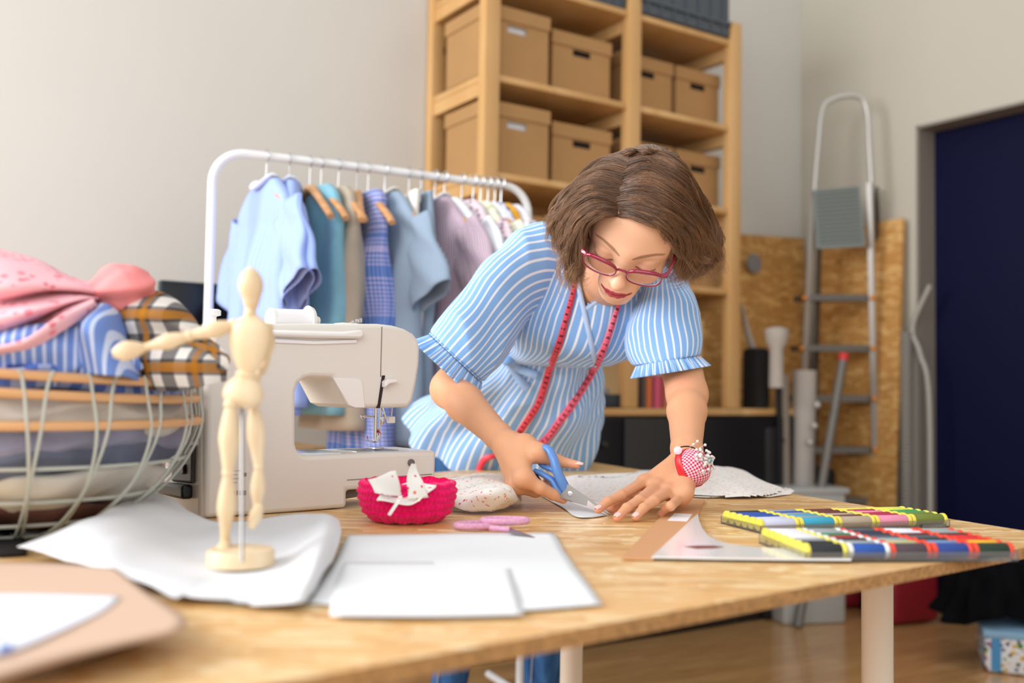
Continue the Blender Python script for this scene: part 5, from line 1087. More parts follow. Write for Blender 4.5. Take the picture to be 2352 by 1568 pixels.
# finger nails
nm = flat('nail_pale', 'f0c6c0', rough=.15, coat=.6)
def mknail(p, dirv, up, w=.0055, l=.0085, off=.0062):
    dirv = dirv.normalized(); up = (up-dirv*up.dot(dirv)).normalized(); sd_ = dirv.cross(up)
    n = 7; V = []; F = []
    for j in range(6):
        for i in range(n):
            a = (i/(n-1)-.5)*2; tt_ = j/5; ww = w*(1-.55*max(0, tt_-.55)**1.2*2); V.append(p+sd_*(ww*a)+dirv*(l*(tt_-.45))+up*(off-.0022*a*a-.0012*tt_*tt_))
    for j in range(5):
        for i in range(n-1): F.append((j*n+i, j*n+i+1, (j+1)*n+i+1, (j+1)*n+i))
    MB().add(V, F).build('fingernail', nm, woman, mods=[SOL(.0004)])
for i in range(4): mknail(Lt[i], Lt[i]-Lp_[i], Vector((0, -.2, 1)), .0052, .0115, (.0066, .0066, .0064, .0056)[i])
mknail(tt, tt-ti, Vector((0, -.45, 1)), .0052, .020, .0062)

VJ, FJ = sdf_mesh(lp, .008); 
t = NT('denim'); dv = t.new('ShaderNodeTexNoise', {'Vector': t.coord('Object', (1, 1, .25)), 'Scale': 38.0, 'Detail': 5.0}); t.set('Base Color', t.ramp(dv.outputs[0], [(.3, lin('1d3c6b')), (.7, lin('3f6ea3'))])); t.set('Roughness', .85); t.set('Specular IOR Level', .15)
jz = VJ[:, 2] > .10; jeans = np_mesh('jeans', VJ, FJ[jz[FJ].all(1)], t.m, woman)
seam = MB()
for k_, a_ in ((kR, aR), (kL, aL)): seam.tube([k_.lerp(a_, t_)+Vector((-.03, -.055+.012*t_, 0)) for t_ in (0, .3, .6, .95)], .0012, 6)
seam.build('seam_stitching', flat('denim_thread', 'b5b0a0', rough=.8), jeans)
sh_ = MB()
for a_ in (aR, aL): sh_.tube([Vector((a_.x, a_.y+.06, .045)), Vector((a_.x, a_.y-.02, .045)), Vector((a_.x, a_.y-.12, .035)), Vector((a_.x, a_.y-.18, .028))], [.035, .042, .04, .022], 16, flat=.8)
sh_.build('shoes', flat('white_canvas', 'd8d8d8', rough=.7), woman)
# ------------------------------------------------------------------ blouse
blouse_m = stripes('blouse_stripe', '82b0e6', 'e6ebf5', .0142, .0035, rough=.75, wave=.0015, sheen=.15)
def ringc(L, R_, b, phi, p=.9, cx=0):
    l, r_ = P(*L), P(*R_); c = (l+r_)/2; a = (r_-l)/2; f_ = Vector((cx, -math.cos(math.radians(phi)), -math.sin(math.radians(phi)))); f_ = (f_-a.normalized()*f_.dot(a.normalized())).normalized()
    return [*c, *a, *(f_*b)]
def loftr(rings, nu, sub, circ, vlen, wr, seed, open_=None):
    sp = [np.array(x) for x in smoothpath([np.array(r_) for r_ in rings], sub)]; nv = len(sp); V = []; uv = []
    for j in range(nv):
        c, a, f_ = Vector(sp[j][:3]), Vector(sp[j][3:6]), Vector(sp[j][6:9])
        for i in range(nu+1):
            t_ = 2*math.pi*i/nu+math.pi/2; ca, sa = math.cos(t_), math.sin(t_)
            d = a*math.copysign(abs(ca)**.9, ca)-f_*math.copysign(abs(sa)**.9, sa); p = c+d
            V.append(p+d.normalized()*wr(p, i/nu, j/(nv-1))); uv.append((i/nu*circ, j/(nv-1)*vlen))
    F = [(j*(nu+1)+i, j*(nu+1)+i+1, (j+1)*(nu+1)+i+1, (j+1)*(nu+1)+i) for j in range(nv-1) for i in range(nu)]
    return V, F, uv
def topx(p): d = p-CAM; z = d.dot(_f); return 1176+FP*d.dot(_r)/z, 784-FP*d.dot(_u)/z, z
rg = [ringc((1352, 552, 1.955), (1478, 598, 1.93), .030, 55), ringc((1322, 520, 1.98), (1500, 595, 1.93), .045, 55), ringc((1250, 522, 2.02), (1560, 650, 1.955), .085, 55), ringc((1195, 600, 2.03), (1568, 715, 1.97), .115, 50), ringc((1180, 690, 2.06), (1520, 765, 2.0), .115, 42), ringc((1165, 765, 2.12), (1432, 800, 2.08), .10, 30),
      ringc((1128, 808, 2.19), (1378, 822, 2.17), .085, 18), ringc((1120, 815, 2.2), (1374, 830, 2.18), .080, 16), ringc((1085, 850, 2.24), (1380, 868, 2.22), .093, 15), ringc((1025, 885, 2.32), (1380, 925, 2.3), .115, 18), ringc((970, 925, 2.42), (1368, 1000, 2.38), .135, 25), ringc((948, 962, 2.47), (1352, 1070, 2.44), .15, 32)]
def wr_t(p, u_, v_):
    g = .35+.65*min(1, abs(v_-.56)*6); pe = max(0, v_-.58)
    return .008*wn(p, 13, 71)+.009*(1-abs(wn(p+Vector((0, 0, wn(p, 9, 72)*.05)), 26, 73)))+pe*.05*math.sin(u_*2*math.pi*9+wn(p, 8, 74)*1.5)*.6-.004*math.exp(-((v_-.565)/.012)**2)+.0025*math.exp(-((v_-.6)/.05)**2)*math.sin(u_*2*math.pi*46)
V, F, uv = loftr(rg, 220, 12, 1.08, .8, wr_t, 1)
vpoly = [(1318, 575), (1327, 640), (1341, 716), (1368, 694), (1420, 660), (1440, 560)]
def inpoly(x, y, P_):
    c = False; n = len(P_)
    for i in range(n):
        (x1, y1), (x2, y2) = P_[i], P_[i-1]
        if (y1 > y) != (y2 > y) and x < (x2-x1)*(y-y1)/(y2-y1)+x1: c = not c
    return c
PX = [topx(v) for v in V]; cxs = [sum((V[i] for i in range(j*221, j*221+220)), Vector())/220 for j in range(len(V)//221)]
F = [f for f in F if not all(inpoly(PX[i][0], PX[i][1], vpoly) and V[i].y < cxs[i//221].y+.02 for i in f)]
bl = MB(); bl.add(V, F, None, uv); blouse = bl.build('blouse', blouse_m, woman, mods=[SOL(.0018)], angle=80)
bvh = BVHTree.FromPolygons([tuple(v) for v in V], [list(f) for f in F])
# sleeves
def sleeve(rings, circ, vlen, seed, amp, nm='sleeve'):
    def wr(p, u_, v_): 
        g = math.sin(math.pi*min(1, v_*1.1)); return amp*wn(p, 15, seed)*(.6+g)+amp*.9*(1-abs(wn(p+Vector((wn(p, 8, seed+3)*.06, 0, 0)), 24, seed+1)))*(.4+g)-.004*math.exp(-((v_-.94)/.02)**2)
    V_, F_, uv_ = loftr(rings, 150, 12, circ, vlen, wr, seed); return V_, F_, uv_
def ruffle(last, prev, circ, seed, ln=.034):
    c, a, f_ = Vector(last[:3]), Vector(last[3:6]), Vector(last[6:9]); ax = (c-Vector(prev[:3])).normalized(); V_ = []; uv_ = []; nu = 420; nv = 9
    for j in range(nv):
        for i in range(nu+1):
            t_ = 2*math.pi*i/nu+math.pi/2; v_ = j/(nv-1); d = a*math.cos(t_)-f_*math.sin(t_); wv = math.sin(34*t_+2.2*math.sin(3*t_+seed)); 
            V_.append(c+d*(1+.02*v_)+ax*(ln*v_)+d.normalized()*((.0045*v_+.001)*wv+.011*v_)); uv_.append((i/nu*circ*1.6, v_*ln))
    F_ = [(j*(nu+1)+i, j*(nu+1)+i+1, (j+1)*(nu+1)+i+1, (j+1)*(nu+1)+i) for j in range(nv-1) for i in range(nu)]; return V_, F_, uv_
def ringp(A_, B_, b, Dn):                 # ring from the two silhouette points, front towards the viewer
    l, r_ = P(*A_), P(*B_); c = (l+r_)/2; a = (r_-l)/2; f_ = (CAM-c).normalized(); f_ = (f_-a.normalized()*f_.dot(a.normalized())).normalized(); return [*c, *a, *(f_*b)]
sR = [ringp((1335, 530, 2.06), (1300, 715, 2.05), .06, 0), ringp((1262, 528, 2.05), (1240, 735, 2.02), .085, 0), ringp((1192, 552, 2.02), (1206, 765, 1.98), .085, 0), ringp((1118, 615, 1.97), (1180, 800, 1.94), .085, 0), ringp((1055, 690, 1.92), (1148, 840, 1.90), .08, 0), ringp((1003, 752, 1.89), (1118, 868, 1.87), .074, 0), ringp((990, 770, 1.885), (1106, 878, 1.865), .070, 0)]
V_, F_, uv_ = sleeve(sR, .52, .34, 81, .0080); so = MB().add(V_, F_, None, uv_).build('sleeve', blouse_m, blouse, mods=[SOL(.0018)], angle=80)
V_, F_, uv_ = ruffle(sR[-1], sR[-3], .52, 1); MB().add(V_, F_, None, uv_).build('sleeve_ruffle', blouse_m, blouse, mods=[SOL(.0012)], angle=80)
sL = [ringp((1475, 640, 1.96), (1560, 640, 1.95), .055, 0), ringp((1455, 705, 1.95), (1586, 675, 1.93), .075, 0), ringp((1440, 755, 1.93), (1594, 725, 1.91), .08, 0), ringp((1445, 800, 1.90), (1603, 775, 1.88), .075, 0), ringp((1458, 832, 1.88), (1604, 808, 1.86), .07, 0), ringp((1463, 838, 1.875), (1604, 815, 1.855), .068, 0)]
V_, F_, uv_ = sleeve(sL, .50, .26, 91, .0075); MB().add(V_, F_, None, uv_).build('sleeve', blouse_m, blouse, mods=[SOL(.0018)], angle=80)
V_, F_, uv_ = ruffle(sL[-1], sL[-3], .50, 4, .028); MB().add(V_, F_, None, uv_).build('sleeve_ruffle', blouse_m, blouse, mods=[SOL(.0012)], angle=80)
def onblouse(x, y, off=.003, Dd=2.0):
    d = ray(x, y).normalized(); h_ = bvh.ray_cast(CAM, d); 
    return (h_[0]-d*off) if h_[0] is not None else P(x, y, Dd)
def band(pts, w, name, m, parent=None, off=.004, th=.0015, sub=10, Dd=2.0, uvw=1.0, smoothD=3):
    raw = pts; pts = [tuple(p) for p in smoothpath([q[:2] for q in raw], sub)]; Q = []
    for j, p in enumerate(pts):
        i = min(j//sub, len(raw)-2); t_ = j/sub-i; d0 = raw[i][2] if len(raw[i]) > 2 else 0; d1 = raw[i+1][2] if len(raw[i+1]) > 2 else 0
        Q.append(P(p[0], p[1], d0*(1-t_)+d1*t_) if d0 > 0 and d1 > 0 else onblouse(p[0], p[1], off, Dd))
    D_ = np.array([topx(q)[2] for q in Q])
    for _ in range(smoothD): D_[1:-1] = np.minimum(D_[1:-1], (D_[:-2]+D_[2:])/2)*.5+D_[1:-1]*.5*1.0
    Q = [P(p[0], p[1], d) for p, d in zip(pts, D_)]; V_ = []; uv_ = []; L = 0
    for i, q in enumerate(Q):
        tg = (Q[min(i+1, len(Q)-1)]-Q[max(i-1, 0)]).normalized(); n = (CAM-q).normalized(); sd_ = tg.cross(n).normalized()
        if i: L += (q-Q[i-1]).length
        ww = w if not hasattr(w, '__call__') else w(i/(len(Q)-1))
        V_ += [q-sd_*ww/2, q+sd_*ww/2]; uv_ += [(0, L), (uvw, L)]
    F_ = [(2*i, 2*i+1, 2*i+3, 2*i+2) for i in range(len(Q)-1)]
    return MB().add(V_, F_, None, uv_).build(name, m, parent, mods=[('SOLIDIFY', dict(thickness=th, offset=0))], fixn=False), Q
edge_st = stripes('blouse_band', '9fc0ea', 'e3eaf5', .0150, .0042)
band([(1318, 600), (1327, 650), (1342, 716), (1352, 762), (1368, 834)], .010, 'wrap_edge', edge_st, blouse, .002)
band([(1342, 716), (1362, 700), (1392, 680)], .008, 'neck_edge', edge_st, blouse, .001, Dd=1.95)
# waist bow
bow_m = blouse_m
for pts, w_, nm in (([(1150, 822), (1168, 828), (1180, 836)], .022, 'bow_loop'), ([(1168, 828), (1185, 842), (1205, 852), (1234, 862)], .018, 'bow_tail'), ([(1166, 830), (1185, 858), (1200, 880), (1212, 892)], .018, 'bow_tail')):
    band(pts, w_, nm, bow_m, blouse, .010, .004)
q = onblouse(1166, 827, .014); MB().sph(q, (.013, .009, .011)).build('bow_knot', flat('blouse_blue', '82b0e6', rough=.8), blouse)
# ------------------------------------------------------------------ measuring tape round her neck
t = NT('tape_red'); t.set('Base Color', (*lin('e8455a'), 1)); t.set('Roughness', .5); tape_m = t.m; tape2 = flat('tape_pink', 'f0607c', rough=.5)
tape = thing('measuring_tape', P(1300, 800, 1.9), 'red tailor\'s measuring tape hanging around her neck', 'tape')
_, QA = band([(1352, 560, 1.80), (1330, 600, 1.84), (1322, 632, 0), (1314, 680, 0), (1298, 740, 0), (1284, 790, 0), (1262, 850, 0), (1240, 920, 0), (1212, 965, 0), (1190, 995, 0), (1160, 1022, 0), (1138, 1042, 0), (1112, 1056, 0), (1098, 1085, 0), (1092, 1100, 0)], lambda u_: .007+.008*min(1, u_*2.2), 'tape_end', tape_m, tape, .006)
_, QB = band([(1440, 640, 1.84), (1424, 690, 1.90), (1417, 712, 0), (1400, 765, 0), (1380, 818, 0), (1350, 872, 0), (1310, 935, 0), (1285, 968, 0), (1262, 1000, 0), (1240, 1022, 0), (1232, 1040, 0)], lambda u_: .006+.011*min(1, u_*1.8), 'tape_end', tape2, tape, .006)
band([(1352, 560, 1.80), (1380, 520, 1.84), (1430, 560, 1.88), (1440, 640, 1.84)], .012, 'neck_loop', tape2, tape)
SEG = {'0': 'abcdef', '1': 'bc', '2': 'abged', '3': 'abgcd', '4': 'fgbc', '5': 'afgcd', '6': 'afgedc', '7': 'abc', '8': 'abcdefg', '9': 'abcdfg'}
SP = {'a': ((0, 2), (1, 2)), 'b': ((1, 2), (1, 1)), 'c': ((1, 1), (1, 0)), 'd': ((0, 0), (1, 0)), 'e': ((0, 0), (0, 1)), 'f': ((0, 1), (0, 2)), 'g': ((0, 1), (1, 1))}
def marks(Q, start, step, s0, s1, name, wf):
    cum = [0]
    for i in range(1, len(Q)): cum.append(cum[-1]+(Q[i]-Q[i-1]).length)
    m_ = MB(); num = start; s = s0
    while s < min(s1, cum[-1]-.01):
        i = max(j for j in range(len(cum)) if cum[j] <= s); i = min(i, len(Q)-2); q = Q[i].lerp(Q[i+1], (s-cum[i])/max(1e-6, cum[i+1]-cum[i])); tg = (Q[i+1]-Q[i]).normalized(); n = (CAM-q).normalized(); sd_ = tg.cross(n).normalized(); q = q+n*.0016
        hgt = .0032*wf(s/cum[-1]); wdt = .0034*wf(s/cum[-1])
        for di, ch in enumerate(str(num)):
            ox = (di-(len(str(num))-1)/2)*wdt*1.45
            for sg in SEG[ch]:
                (x0, y0), (x1, y1) = SP[sg]; a = q+sd_*(ox+(x0-.5)*wdt)+tg*((y0-1)*hgt*.8); b = q+sd_*(ox+(x1-.5)*wdt)+tg*((y1-1)*hgt*.8); m_.tube([a, b], .00055, 4)
        t2 = q+tg*(step/2); ww = .0045*wf(s/cum[-1]); m_.tube([t2-sd_*ww, t2-sd_*ww*.3], .0004, 4).tube([t2+sd_*ww*.3, t2+sd_*ww], .0004, 4)
        num += 1 if start < 30 else -1; s += step
    tag(m_.build(name, flat('tape_print', '241016', rough=.6), tape, smooth=False), kind='stuff')
marks(QA, 1, .0145, .10, .9, 'printed_numbers', lambda u_: min(1, .5+u_))
marks(QB, 56, .0145, .10, .9, 'printed_numbers', lambda u_: min(1.1, .55+u_))
# ------------------------------------------------------------------ spectacles
gm_ = flat('burgundy_acetate', '8e1038', rough=.15, coat=.8); gl = thing('eyeglasses', H(0, .1, 0), 'burgundy framed eyeglasses worn by the woman', 'eyeglasses')
GY, GZ = .1035, -.0125
def lensp(s, k, n=40, sc_=1.0):
    a = 2*math.pi*k/n; x = .0258*math.copysign(abs(math.cos(a))**.68, math.cos(a)); z = .0180*math.copysign(abs(math.sin(a))**.7, math.sin(a)); z += .0022*(x/.0258) if z > 0 else -.0015*abs(x/.0258)*-1
    x *= sc_; z *= sc_; xx = s*(.0338+x); return H(xx, GY-(abs(xx)/.066)**2*.009+z*.18, GZ+z)
for s in (-1, 1):
    MB().tube([lensp(s, k) for k in range(41)], [.0014+.0022*max(0, math.sin(2*math.pi*k/40)) for k in range(41)], 10, flat=1.0, caps=False, up=Vector(hF)).build('rim', gm_, gl)
    lm = NT('lens_glass'); tr_ = lm.new('ShaderNodeBsdfTransparent'); gs = lm.new('ShaderNodeBsdfGlossy', {'Roughness': .02}); mx = lm.new('ShaderNodeMixShader', {0: .07, 1: tr_.outputs[0], 2: gs.outputs[0]}); lm.t.links.new(mx.outputs[0], lm.n['Material Output'].inputs[0])
    ctr = lensp(s, 0).lerp(lensp(s, 20), .5)+hF*.001; Vv = [lensp(s, k, sc_=.99) for k in range(40)]+[ctr]; MB().add(Vv, [(k, (k+1) % 40, 40) for k in range(40)]).build('lens', lm.m, gl)
    MB().tube([lensp(s, k, sc_=.95)-hF*.0012 for k in range(41)], .0006, 6, caps=False).build('lens_edge', flat('lens_edge_white', 'd8c8d8', rough=.2), gl)
    MB().tube([H(s*.0575, GY-.0055, GZ+.013), H(s*.0640, GY-.010, GZ+.013), H(s*.0675, GY-.018, GZ+.014), H(s*.071, .04, GZ+.016), H(s*.074, .0, GZ+.014)], [.0026, .0028, .0018, .0013, .0012], 8, flat=1.4).build('temple', gm_, gl)
MB().tube([H(-.0095, GY-.0005, GZ+.004), H(-.004, GY+.001, GZ+.008), H(.004, GY+.001, GZ+.008), H(.0095, GY-.0005, GZ+.004)], .0022, 8).build('bridge', gm_, gl)
# ------------------------------------------------------------------ hair
rng = np.random.RandomState(7)
sk_c, sk_r = np.array((0, -.013, .032)), np.array((.074, .094, .082))
def scalpD(px, py, infl):
    d = A3(ray(px, py)); o = (A3(CAM)-HO) @ HM-sk_c; dl_ = d @ HM; r_ = sk_r+infl; A = ((dl_/r_)**2).sum(); Bq = 2*(o*dl_/r_**2).sum(); Cq = ((o/r_)**2).sum()-1; dis = Bq*Bq-4*A*Cq
    return None if dis < 0 else (-Bq-math.sqrt(dis))/(2*A)
GLt = [[(1417, 492, 1.5), (1385, 500, 1.5), (1350, 518, 1.52), (1333, 550, 1.55), (1322, 595, 1.59), (1322, 635, 1.61), (1334, 662, 1.62)],
       [(1414, 482, 1.5), (1370, 482, 1.5), (1330, 510, 1.53), (1310, 555, 1.57), (1304, 598, 1.60), (1305, 628, 1.61), (1312, 645, 1.62)],
       [(1413, 465, 1.5), (1360, 455, 1.51), (1312, 490, 1.55), (1292, 540, 1.59), (1290, 572, 1.61), (1303, 592, 1.62), (1320, 600, 1.62)],
       [(1417, 435, 1.51), (1355, 425, 1.52), (1302, 465, 1.57), (1276, 500, 1.60), (1272, 522, 1.62), (1284, 543, 1.62), (1303, 552, 1.62)],
       [(1427, 400, 1.52), (1372, 390, 1.54), (1315, 430, 1.60), (1282, 470, 1.62), (1268, 495, 1.63), (1272, 520, 1.64), (1290, 530, 1.64)],
       [(1440, 368, 1.54), (1395, 362, 1.57), (1338, 400, 1.63), (1300, 450, 1.66), (1284, 490, 1.67), (1290, 530, 1.68), (1310, 560, 1.68)],
       [(1452, 350, 1.57), (1415, 352, 1.61), (1362, 388, 1.68), (1325, 450, 1.71), (1310, 510, 1.72), (1315, 560, 1.72), (1335, 590, 1.72)],
       [(1462, 345, 1.61), (1440, 352, 1.66), (1400, 390, 1.73), (1370, 450, 1.76), (1355, 520, 1.76), (1360, 570, 1.76), (1375, 600, 1.76)]]
GRt = [[(1417, 492, 1.5), (1450, 500, 1.5), (1495, 518, 1.51), (1532, 538, 1.52), (1552, 560, 1.54), (1548, 595, 1.58), (1540, 628, 1.60)],
       [(1414, 482, 1.5), (1460, 482, 1.5), (1515, 505, 1.51), (1555, 540, 1.53), (1572, 580, 1.57), (1570, 612, 1.60), (1552, 634, 1.61)],
       [(1413, 465, 1.5), (1475, 455, 1.5), (1540, 485, 1.52), (1585, 530, 1.55), (1603, 580, 1.59), (1600, 618, 1.61), (1575, 632, 1.62)],
       [(1417, 435, 1.51), (1485, 420, 1.51), (1560, 455, 1.54), (1608, 515, 1.58), (1630, 570, 1.61), (1628, 608, 1.63), (1605, 622, 1.63)],
       [(1427, 400, 1.52), (1495, 380, 1.53), (1570, 420, 1.57), (1618, 490, 1.61), (1645, 555, 1.63), (1646, 590, 1.64), (1625, 605, 1.64)],
       [(1440, 368, 1.54), (1505, 355, 1.56), (1575, 395, 1.61), (1618, 470, 1.65), (1640, 540, 1.67), (1640, 585, 1.68), (1615, 610, 1.68)],
       [(1452, 350, 1.57), (1510, 348, 1.61), (1572, 388, 1.67), (1605, 465, 1.71), (1615, 530, 1.72), (1605, 580, 1.72), (1585, 610, 1.72)],
       [(1462, 345, 1.61), (1495, 352, 1.67), (1530, 395, 1.74), (1550, 460, 1.77), (1550, 530, 1.77), (1535, 580, 1.77), (1515, 600, 1.77)]]
def guides(Gs):
    out = []
    for g in Gs:
        q = []
        for i, (x, y, D_) in enumerate(g):
            if i == 0: x += 5 if Gs is GLt else -5; y += 0
            inf = .004+.014*min(1, i/2.0); sD = scalpD(x, y, inf); d_ = D_
            if sD is not None and D_ < 1.72: d_ = min(D_, sD) if i > 0 else sD
            q.append(A3(P(x, y, d_)))
        out.append(np.array(smoothpath(q, 4)))
    return np.array(out)            # guides x points x 3
def interp(Gd, t_):
    f_ = t_*(len(Gd)-1); i = np.clip(f_.astype(int), 0, len(Gd)-2); w_ = (f_-i)[:, None, None]; w_ = w_*w_*(3-2*w_)*.5+w_*.5; return Gd[i]*(1-w_)+Gd[i+1]*w_
def strands(Gd, n, seed, rad=.00042, spread=1.0, inward=.014):
    r = np.random.RandomState(seed); t_ = r.rand(n)**.9; S = interp(Gd, t_); m_ = S.shape[1]; s = np.linspace(0, 1, m_)[None, :, None]
    cen = HO+HM @ np.array((0, -.01, .02)); ind = cen-S; ind /= np.linalg.norm(ind, axis=2, keepdims=True); S = S+ind*(r.rand(n)[:, None, None]**1.5*inward*(.25+s))
    cl = (t_*60).astype(int)+r.randint(0, 3, n); ca = r.rand(80, 3)*6.28; cf = .9+r.rand(80)*1.3; amp = (.0012+.0058*s**1.5+.007*s**4)*spread
    ph = ca[cl][:, None, :]+s*cf[cl][:, None, None]*6.28; S = S+np.sin(ph)*amp
    ph2 = r.rand(n, 1, 3)*6.28+s*6.28*(1+r.rand(n, 1, 1)*2); S = S+np.sin(ph2)*(.0003+.0022*s**2)*spread
    ln = .80+.22*r.rand(n); ss = np.linspace(0, 1, m_)[None, :]*ln[:, None]*(m_-1); i0 = np.clip(ss.astype(int), 0, m_-2); fr_ = (ss-i0)[..., None]; ar = np.arange(n)[:, None]; S = S[ar, i0]*(1-fr_)+S[ar, i0+1]*fr_
    T_ = np.gradient(S, axis=1); T_ /= np.linalg.norm(T_, axis=2, keepdims=True)+1e-9; up = A3((CAM-HP).normalized()); N1 = np.cross(T_, up); N1 /= np.linalg.norm(N1, axis=2, keepdims=True)+1e-9; N2 = np.cross(T_, N1)
    taper = (1-.75*np.linspace(0, 1, m_)**3)[None, :, None]*(.7+.6*r.rand(n))[:, None, None]*rad; V_ = np.stack([S+N1*taper*1.2, S+(-.5*N1+.87*N2)*taper, S+(-.5*N1-.87*N2)*taper], 2).reshape(-1, 3)
    b_ = (np.arange(n)[:, None]*m_+np.arange(m_-1)[None, :]).reshape(-1)*3; F_ = np.concatenate([np.stack([b_+k, b_+(k+1) % 3, b_+3+(k+1) % 3, b_+3+k], 1) for k in range(3)])
    tone = np.clip(r.rand(n)**1.3*.75+.45*(np.sin(cl*1.7)*.5+.5)**2, 0, 1)[:, None, None]; tip = np.linspace(0, 1, m_)[None, :, None]**1.5*.55
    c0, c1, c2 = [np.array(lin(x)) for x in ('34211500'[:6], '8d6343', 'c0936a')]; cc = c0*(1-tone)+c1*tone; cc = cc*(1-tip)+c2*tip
    return V_, F_, np.repeat((cc+np.zeros((n, m_, 3))).reshape(-1, 3), 3, axis=0)
Vs, Fs, Cs, off = [], [], [], 0
for Gs, sd in ((GLt, 3), (GRt, 5)):
    Gd = guides(Gs)
    for (n_, rd_, spv, inw, se) in ((8200, .00031, 1.0, .012, 0), (1300, .00022, 2.0, .0, 50)):
        v, f, c = strands(Gd, n_, sd+se, rd_, spv, inw); Vs.append(v); Fs.append(f+off); Cs.append(c); off += len(v)
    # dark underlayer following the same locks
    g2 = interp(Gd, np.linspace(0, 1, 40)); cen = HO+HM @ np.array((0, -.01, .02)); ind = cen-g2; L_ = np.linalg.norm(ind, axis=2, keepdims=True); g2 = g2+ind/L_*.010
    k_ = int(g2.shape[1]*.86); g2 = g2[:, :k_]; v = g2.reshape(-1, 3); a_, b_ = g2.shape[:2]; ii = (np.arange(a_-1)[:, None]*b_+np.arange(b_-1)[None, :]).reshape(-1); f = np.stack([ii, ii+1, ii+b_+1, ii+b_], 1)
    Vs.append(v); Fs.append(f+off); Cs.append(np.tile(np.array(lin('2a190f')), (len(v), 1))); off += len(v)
gb = []
for ph_ in np.radians(np.linspace(-86, 86, 10)):
    q = []
    for k_, th_ in enumerate(np.radians([16, 32, 50, 70, 90, 106, 118])):
        r_ = np.array((.0735, .0924, .0798))+.0005+.008*min(1, k_/4); q.append(HO+HM @ (np.array((0, -.0147, .0315))+r_*np.array((math.sin(ph_)*math.sin(th_), -math.cos(ph_)*math.sin(th_), math.cos(th_)))))
    gb.append(np.array(smoothpath(q, 4)))
gb = np.array(gb); v, f, c = strands(gb, 5200, 77, .00045, .8, .006); Vs.append(v); Fs.append(f+off); Cs.append(c); off += len(v)
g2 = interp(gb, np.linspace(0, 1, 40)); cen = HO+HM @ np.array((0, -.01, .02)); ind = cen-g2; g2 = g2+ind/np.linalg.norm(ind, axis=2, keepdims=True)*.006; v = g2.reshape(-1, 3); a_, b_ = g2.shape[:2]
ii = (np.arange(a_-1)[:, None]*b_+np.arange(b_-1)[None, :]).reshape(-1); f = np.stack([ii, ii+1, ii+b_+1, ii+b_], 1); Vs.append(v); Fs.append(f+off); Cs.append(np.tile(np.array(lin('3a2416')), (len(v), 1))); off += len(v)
t = NT('brown_hair'); at = t.new('ShaderNodeAttribute', attribute_name='Col'); t.set('Base Color', at.outputs['Color']); t.set('Roughness', .34); t.set('Specular IOR Level', .55); t.set('Sheen Weight', .1)
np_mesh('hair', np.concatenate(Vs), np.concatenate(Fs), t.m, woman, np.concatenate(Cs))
# ------------------------------------------------------------------ blue scissors
sc_t = thing('scissors', T(1330, 1160), 'blue handled fabric scissors in her right hand, cutting', 'scissors'); blue = flat('blue_scissor_plastic', '5e92dc', rough=.3, coat=.3); dblue = flat('inner_grip_dark', '1b3f78', rough=.4)
def sp3(pts, sub=6): return [P(*p) for p in smoothpath(pts, sub)]
MB().tube(sp3([(1240, 1045, 1.575), (1248, 1028, 1.57), (1262, 1034, 1.56), (1272, 1055, 1.553), (1279, 1080, 1.55), (1289, 1103, 1.55), (1298, 1120, 1.553)]), [.0055+.0034*min(1, k/25) for k in range(37)], 12, flat=.8).build('upper_handle', blue, sc_t)
MB().tube(sp3([(1240, 1045, 1.575), (1240, 1062, 1.58), (1252, 1072, 1.575), (1268, 1078, 1.565), (1281, 1092, 1.555)]), .0042, 10).build('thumb_loop', blue, sc_t)
MB().tube(sp3([(1228, 1080, 1.57), (1248, 1090, 1.562), (1268, 1103, 1.558), (1279, 1122, 1.556), (1290, 1138, 1.556)]), [.0045+.0038*min(1, k/20) for k in range(25)], 12, flat=.8).build('lower_handle', blue, sc_t)
MB().tube(sp3([(1228, 1080, 1.57), (1236, 1100, 1.575), (1252, 1118, 1.575), (1275, 1130, 1.565), (1288, 1138, 1.558)]), .0035, 10).build('finger_loop', dblue, sc_t)
def blade(pts, Dp, tipz, name, side):
    b0, b1, tip = P(*pts[0], Dp), P(*pts[1], Dp), T(*pts[2], tipz); n = ((b1-b0).cross(tip-b0)).normalized(); n = n if n.dot(CAM-b0) > 0 else -n
    rows = [(b0, b1)]+[(b0.lerp(tip, t_), b1.lerp(tip, t_)) for t_ in (.3, .6, .85)]; m_ = MB(); V_ = []
    for a, b in rows: V_ += [a+n*side, b+n*side, a+n*(side-.0016), b+n*(side-.0016)]
    V_ += [tip+n*side, tip+n*(side-.0012)]; F_ = []
    for i in range(3):
        j = i*4; F_ += [(j, j+4, j+5, j+1), (j+2, j+3, j+7, j+6), (j, j+2, j+6, j+4), (j+1, j+5, j+7, j+3)]
    F_ += [(0, 1, 3, 2), (12, 16, 13), (14, 15, 17), (12, 14, 17, 16), (13, 16, 17, 15)]; return m_.add(V_, F_).build(name, flat('scissor_steel', 'b4b0ac', rough=.22, metal=.95), sc_t, smooth=False)
blade([(1305, 1111), (1286, 1142), (1404, 1180)], 1.548, .003, 'blade', .002); blade([(1303, 1114), (1288, 1144), (1398, 1184)], 1.552, .0015, 'blade', -.0012)
pv = P(1309, 1133, 1.541); Mp = Matrix.Translation(pv) @ (CAM-pv).to_track_quat('Z', 'Y').to_matrix().to_4x4()
MB().lathe([(.0042, -.004), (.0042, .0018), (.0036, .0028), (.001, .003)], 20, Mp).build('pivot_screw', chrome, sc_t)
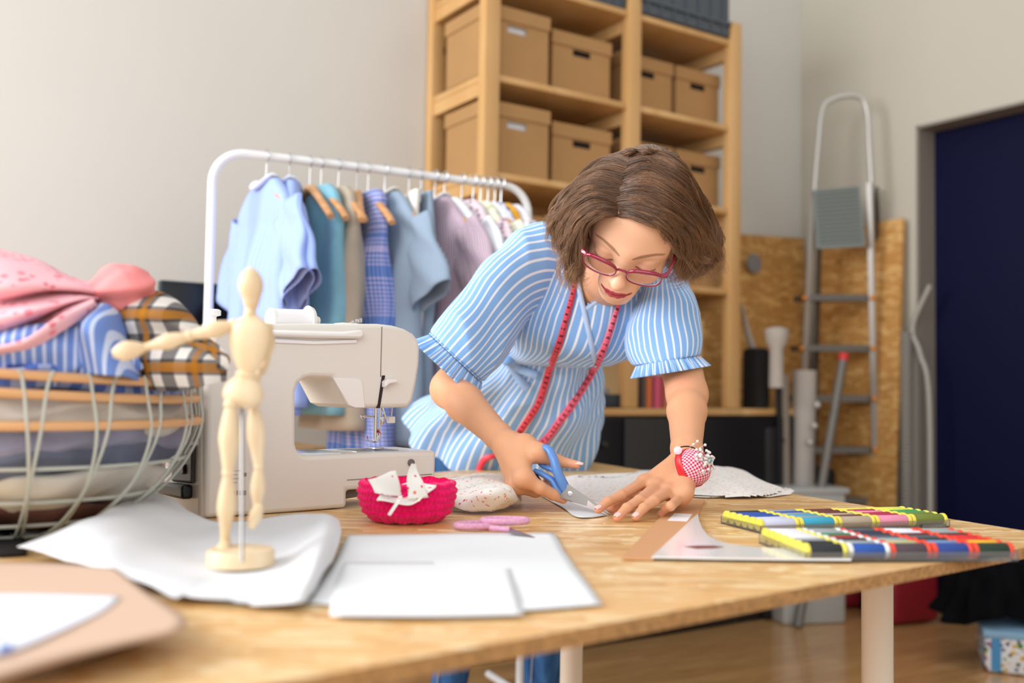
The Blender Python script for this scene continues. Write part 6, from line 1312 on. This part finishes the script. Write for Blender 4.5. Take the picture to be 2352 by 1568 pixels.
# ------------------------------------------------------------------ wrist pin cushion
pc = thing('pin_cushion', P(1598, 1065, 1.6), 'red gingham wrist pin cushion stuck with pearl pins on her left wrist', 'pin cushion')
ging2 = stripes('red_gingham', 'f2eef0', 'c01440', .0052, .0026, vper=.0052, second='e58aa4', rough=.7)
pcc = P(1583, 1076, 1.588); ax1 = (P(1572, 1045, 1.585)-P(1605, 1108, 1.585)).normalized(); nrm = (P(1640, 1046, 1.553)-P(1588, 1075, 1.585)).normalized(); nrm = (nrm-ax1*nrm.dot(ax1)).normalized(); ax2 = nrm.cross(ax1)
Mc2 = Matrix(((ax1.x, ax2.x, nrm.x, pcc.x), (ax1.y, ax2.y, nrm.y, pcc.y), (ax1.z, ax2.z, nrm.z, pcc.z), (0, 0, 0, 1)))
def dome(u_, v_):
    a = 2*math.pi*u_; b = v_*math.pi*.5; r_ = .0275*math.cos(b)**.8 if v_ < 1 else 0; ra = r_*1.1; return Mc2 @ Vector((ra*math.cos(a), r_*.95*math.sin(a), .006+.028*math.sin(b)**.9))
MB().grid(64, 22, dome, uvs=lambda a, v_: ((1-v_)*.045*math.cos(2*math.pi*a), (1-v_)*.045*math.sin(2*math.pi*a)), closeu=True).build('cushion', ging2, pc)
MB().grid(64, 4, lambda a, v_: Mc2 @ Vector((.0312*math.cos(2*math.pi*a), .0268*math.sin(2*math.pi*a), -.005+.013*v_)), closeu=True).build('ribbon_band', flat('red_satin', 'dc2a32', rough=.3, coat=.2), pc, mods=[SOL(.001)])
MB().lathe([(.030, 0), (.030, .002)], 32, Mc2 @ Matrix.Translation((0, 0, -.006)) @ Matrix.Scale(.9, 4, (0, 1, 0))).build('backing', flat('felt_white', 'd8d0d4', rough=.8), pc)
q = P(1557, 1034, 1.575); MB().lathe([(.0065, 0), (.0065, .0015), (.005, .0025)], 20, Matrix.Translation(q) @ (CAM-q).to_track_quat('Z', 'Y').to_matrix().to_4x4()).build('button', flat('pearl_button', 'e8d8e8', rough=.25), pc)
wa = (elL-wrL).normalized(); wc = wrL.lerp(elL, .02); n1_ = wa.orthogonal().normalized(); n2_ = wa.cross(n1_)
MB().tube([wc+n1_*(.0240*math.cos(a))+n2_*(.0240*math.sin(a)) for a in [2*math.pi*k/40 for k in range(41)]], .0012, 6, caps=False).build('elastic_band', flat('black_elastic', '141014', rough=.7), pc)
pearl = flat('pearl', 'e9dedc', rough=.15, coat=.8); rp = random.Random(5); pcols = {3: flat('pin_teal', '3aa6b8', rough=.2), 9: flat('pin_red', 'd05060', rough=.2), 16: flat('pin_purple', '3a1840', rough=.2)}
for k in range(58):
    x = rp.gauss(.004, .011); y = rp.gauss(.0, .009); z = .032-abs(x)*.3; base_ = Mc2 @ Vector((x, y, z-.004)); dr_ = (nrm+ax1*rp.uniform(-.35, .6)+ax2*rp.uniform(-.4, .4)).normalized(); tp = base_+dr_*rp.uniform(.006, .016)
    MB().tube([base_, tp], .0003, 5).sph(tp, .0025, u=10, v=6).build('pearl_pin', pcols.get(k, pearl), pc)
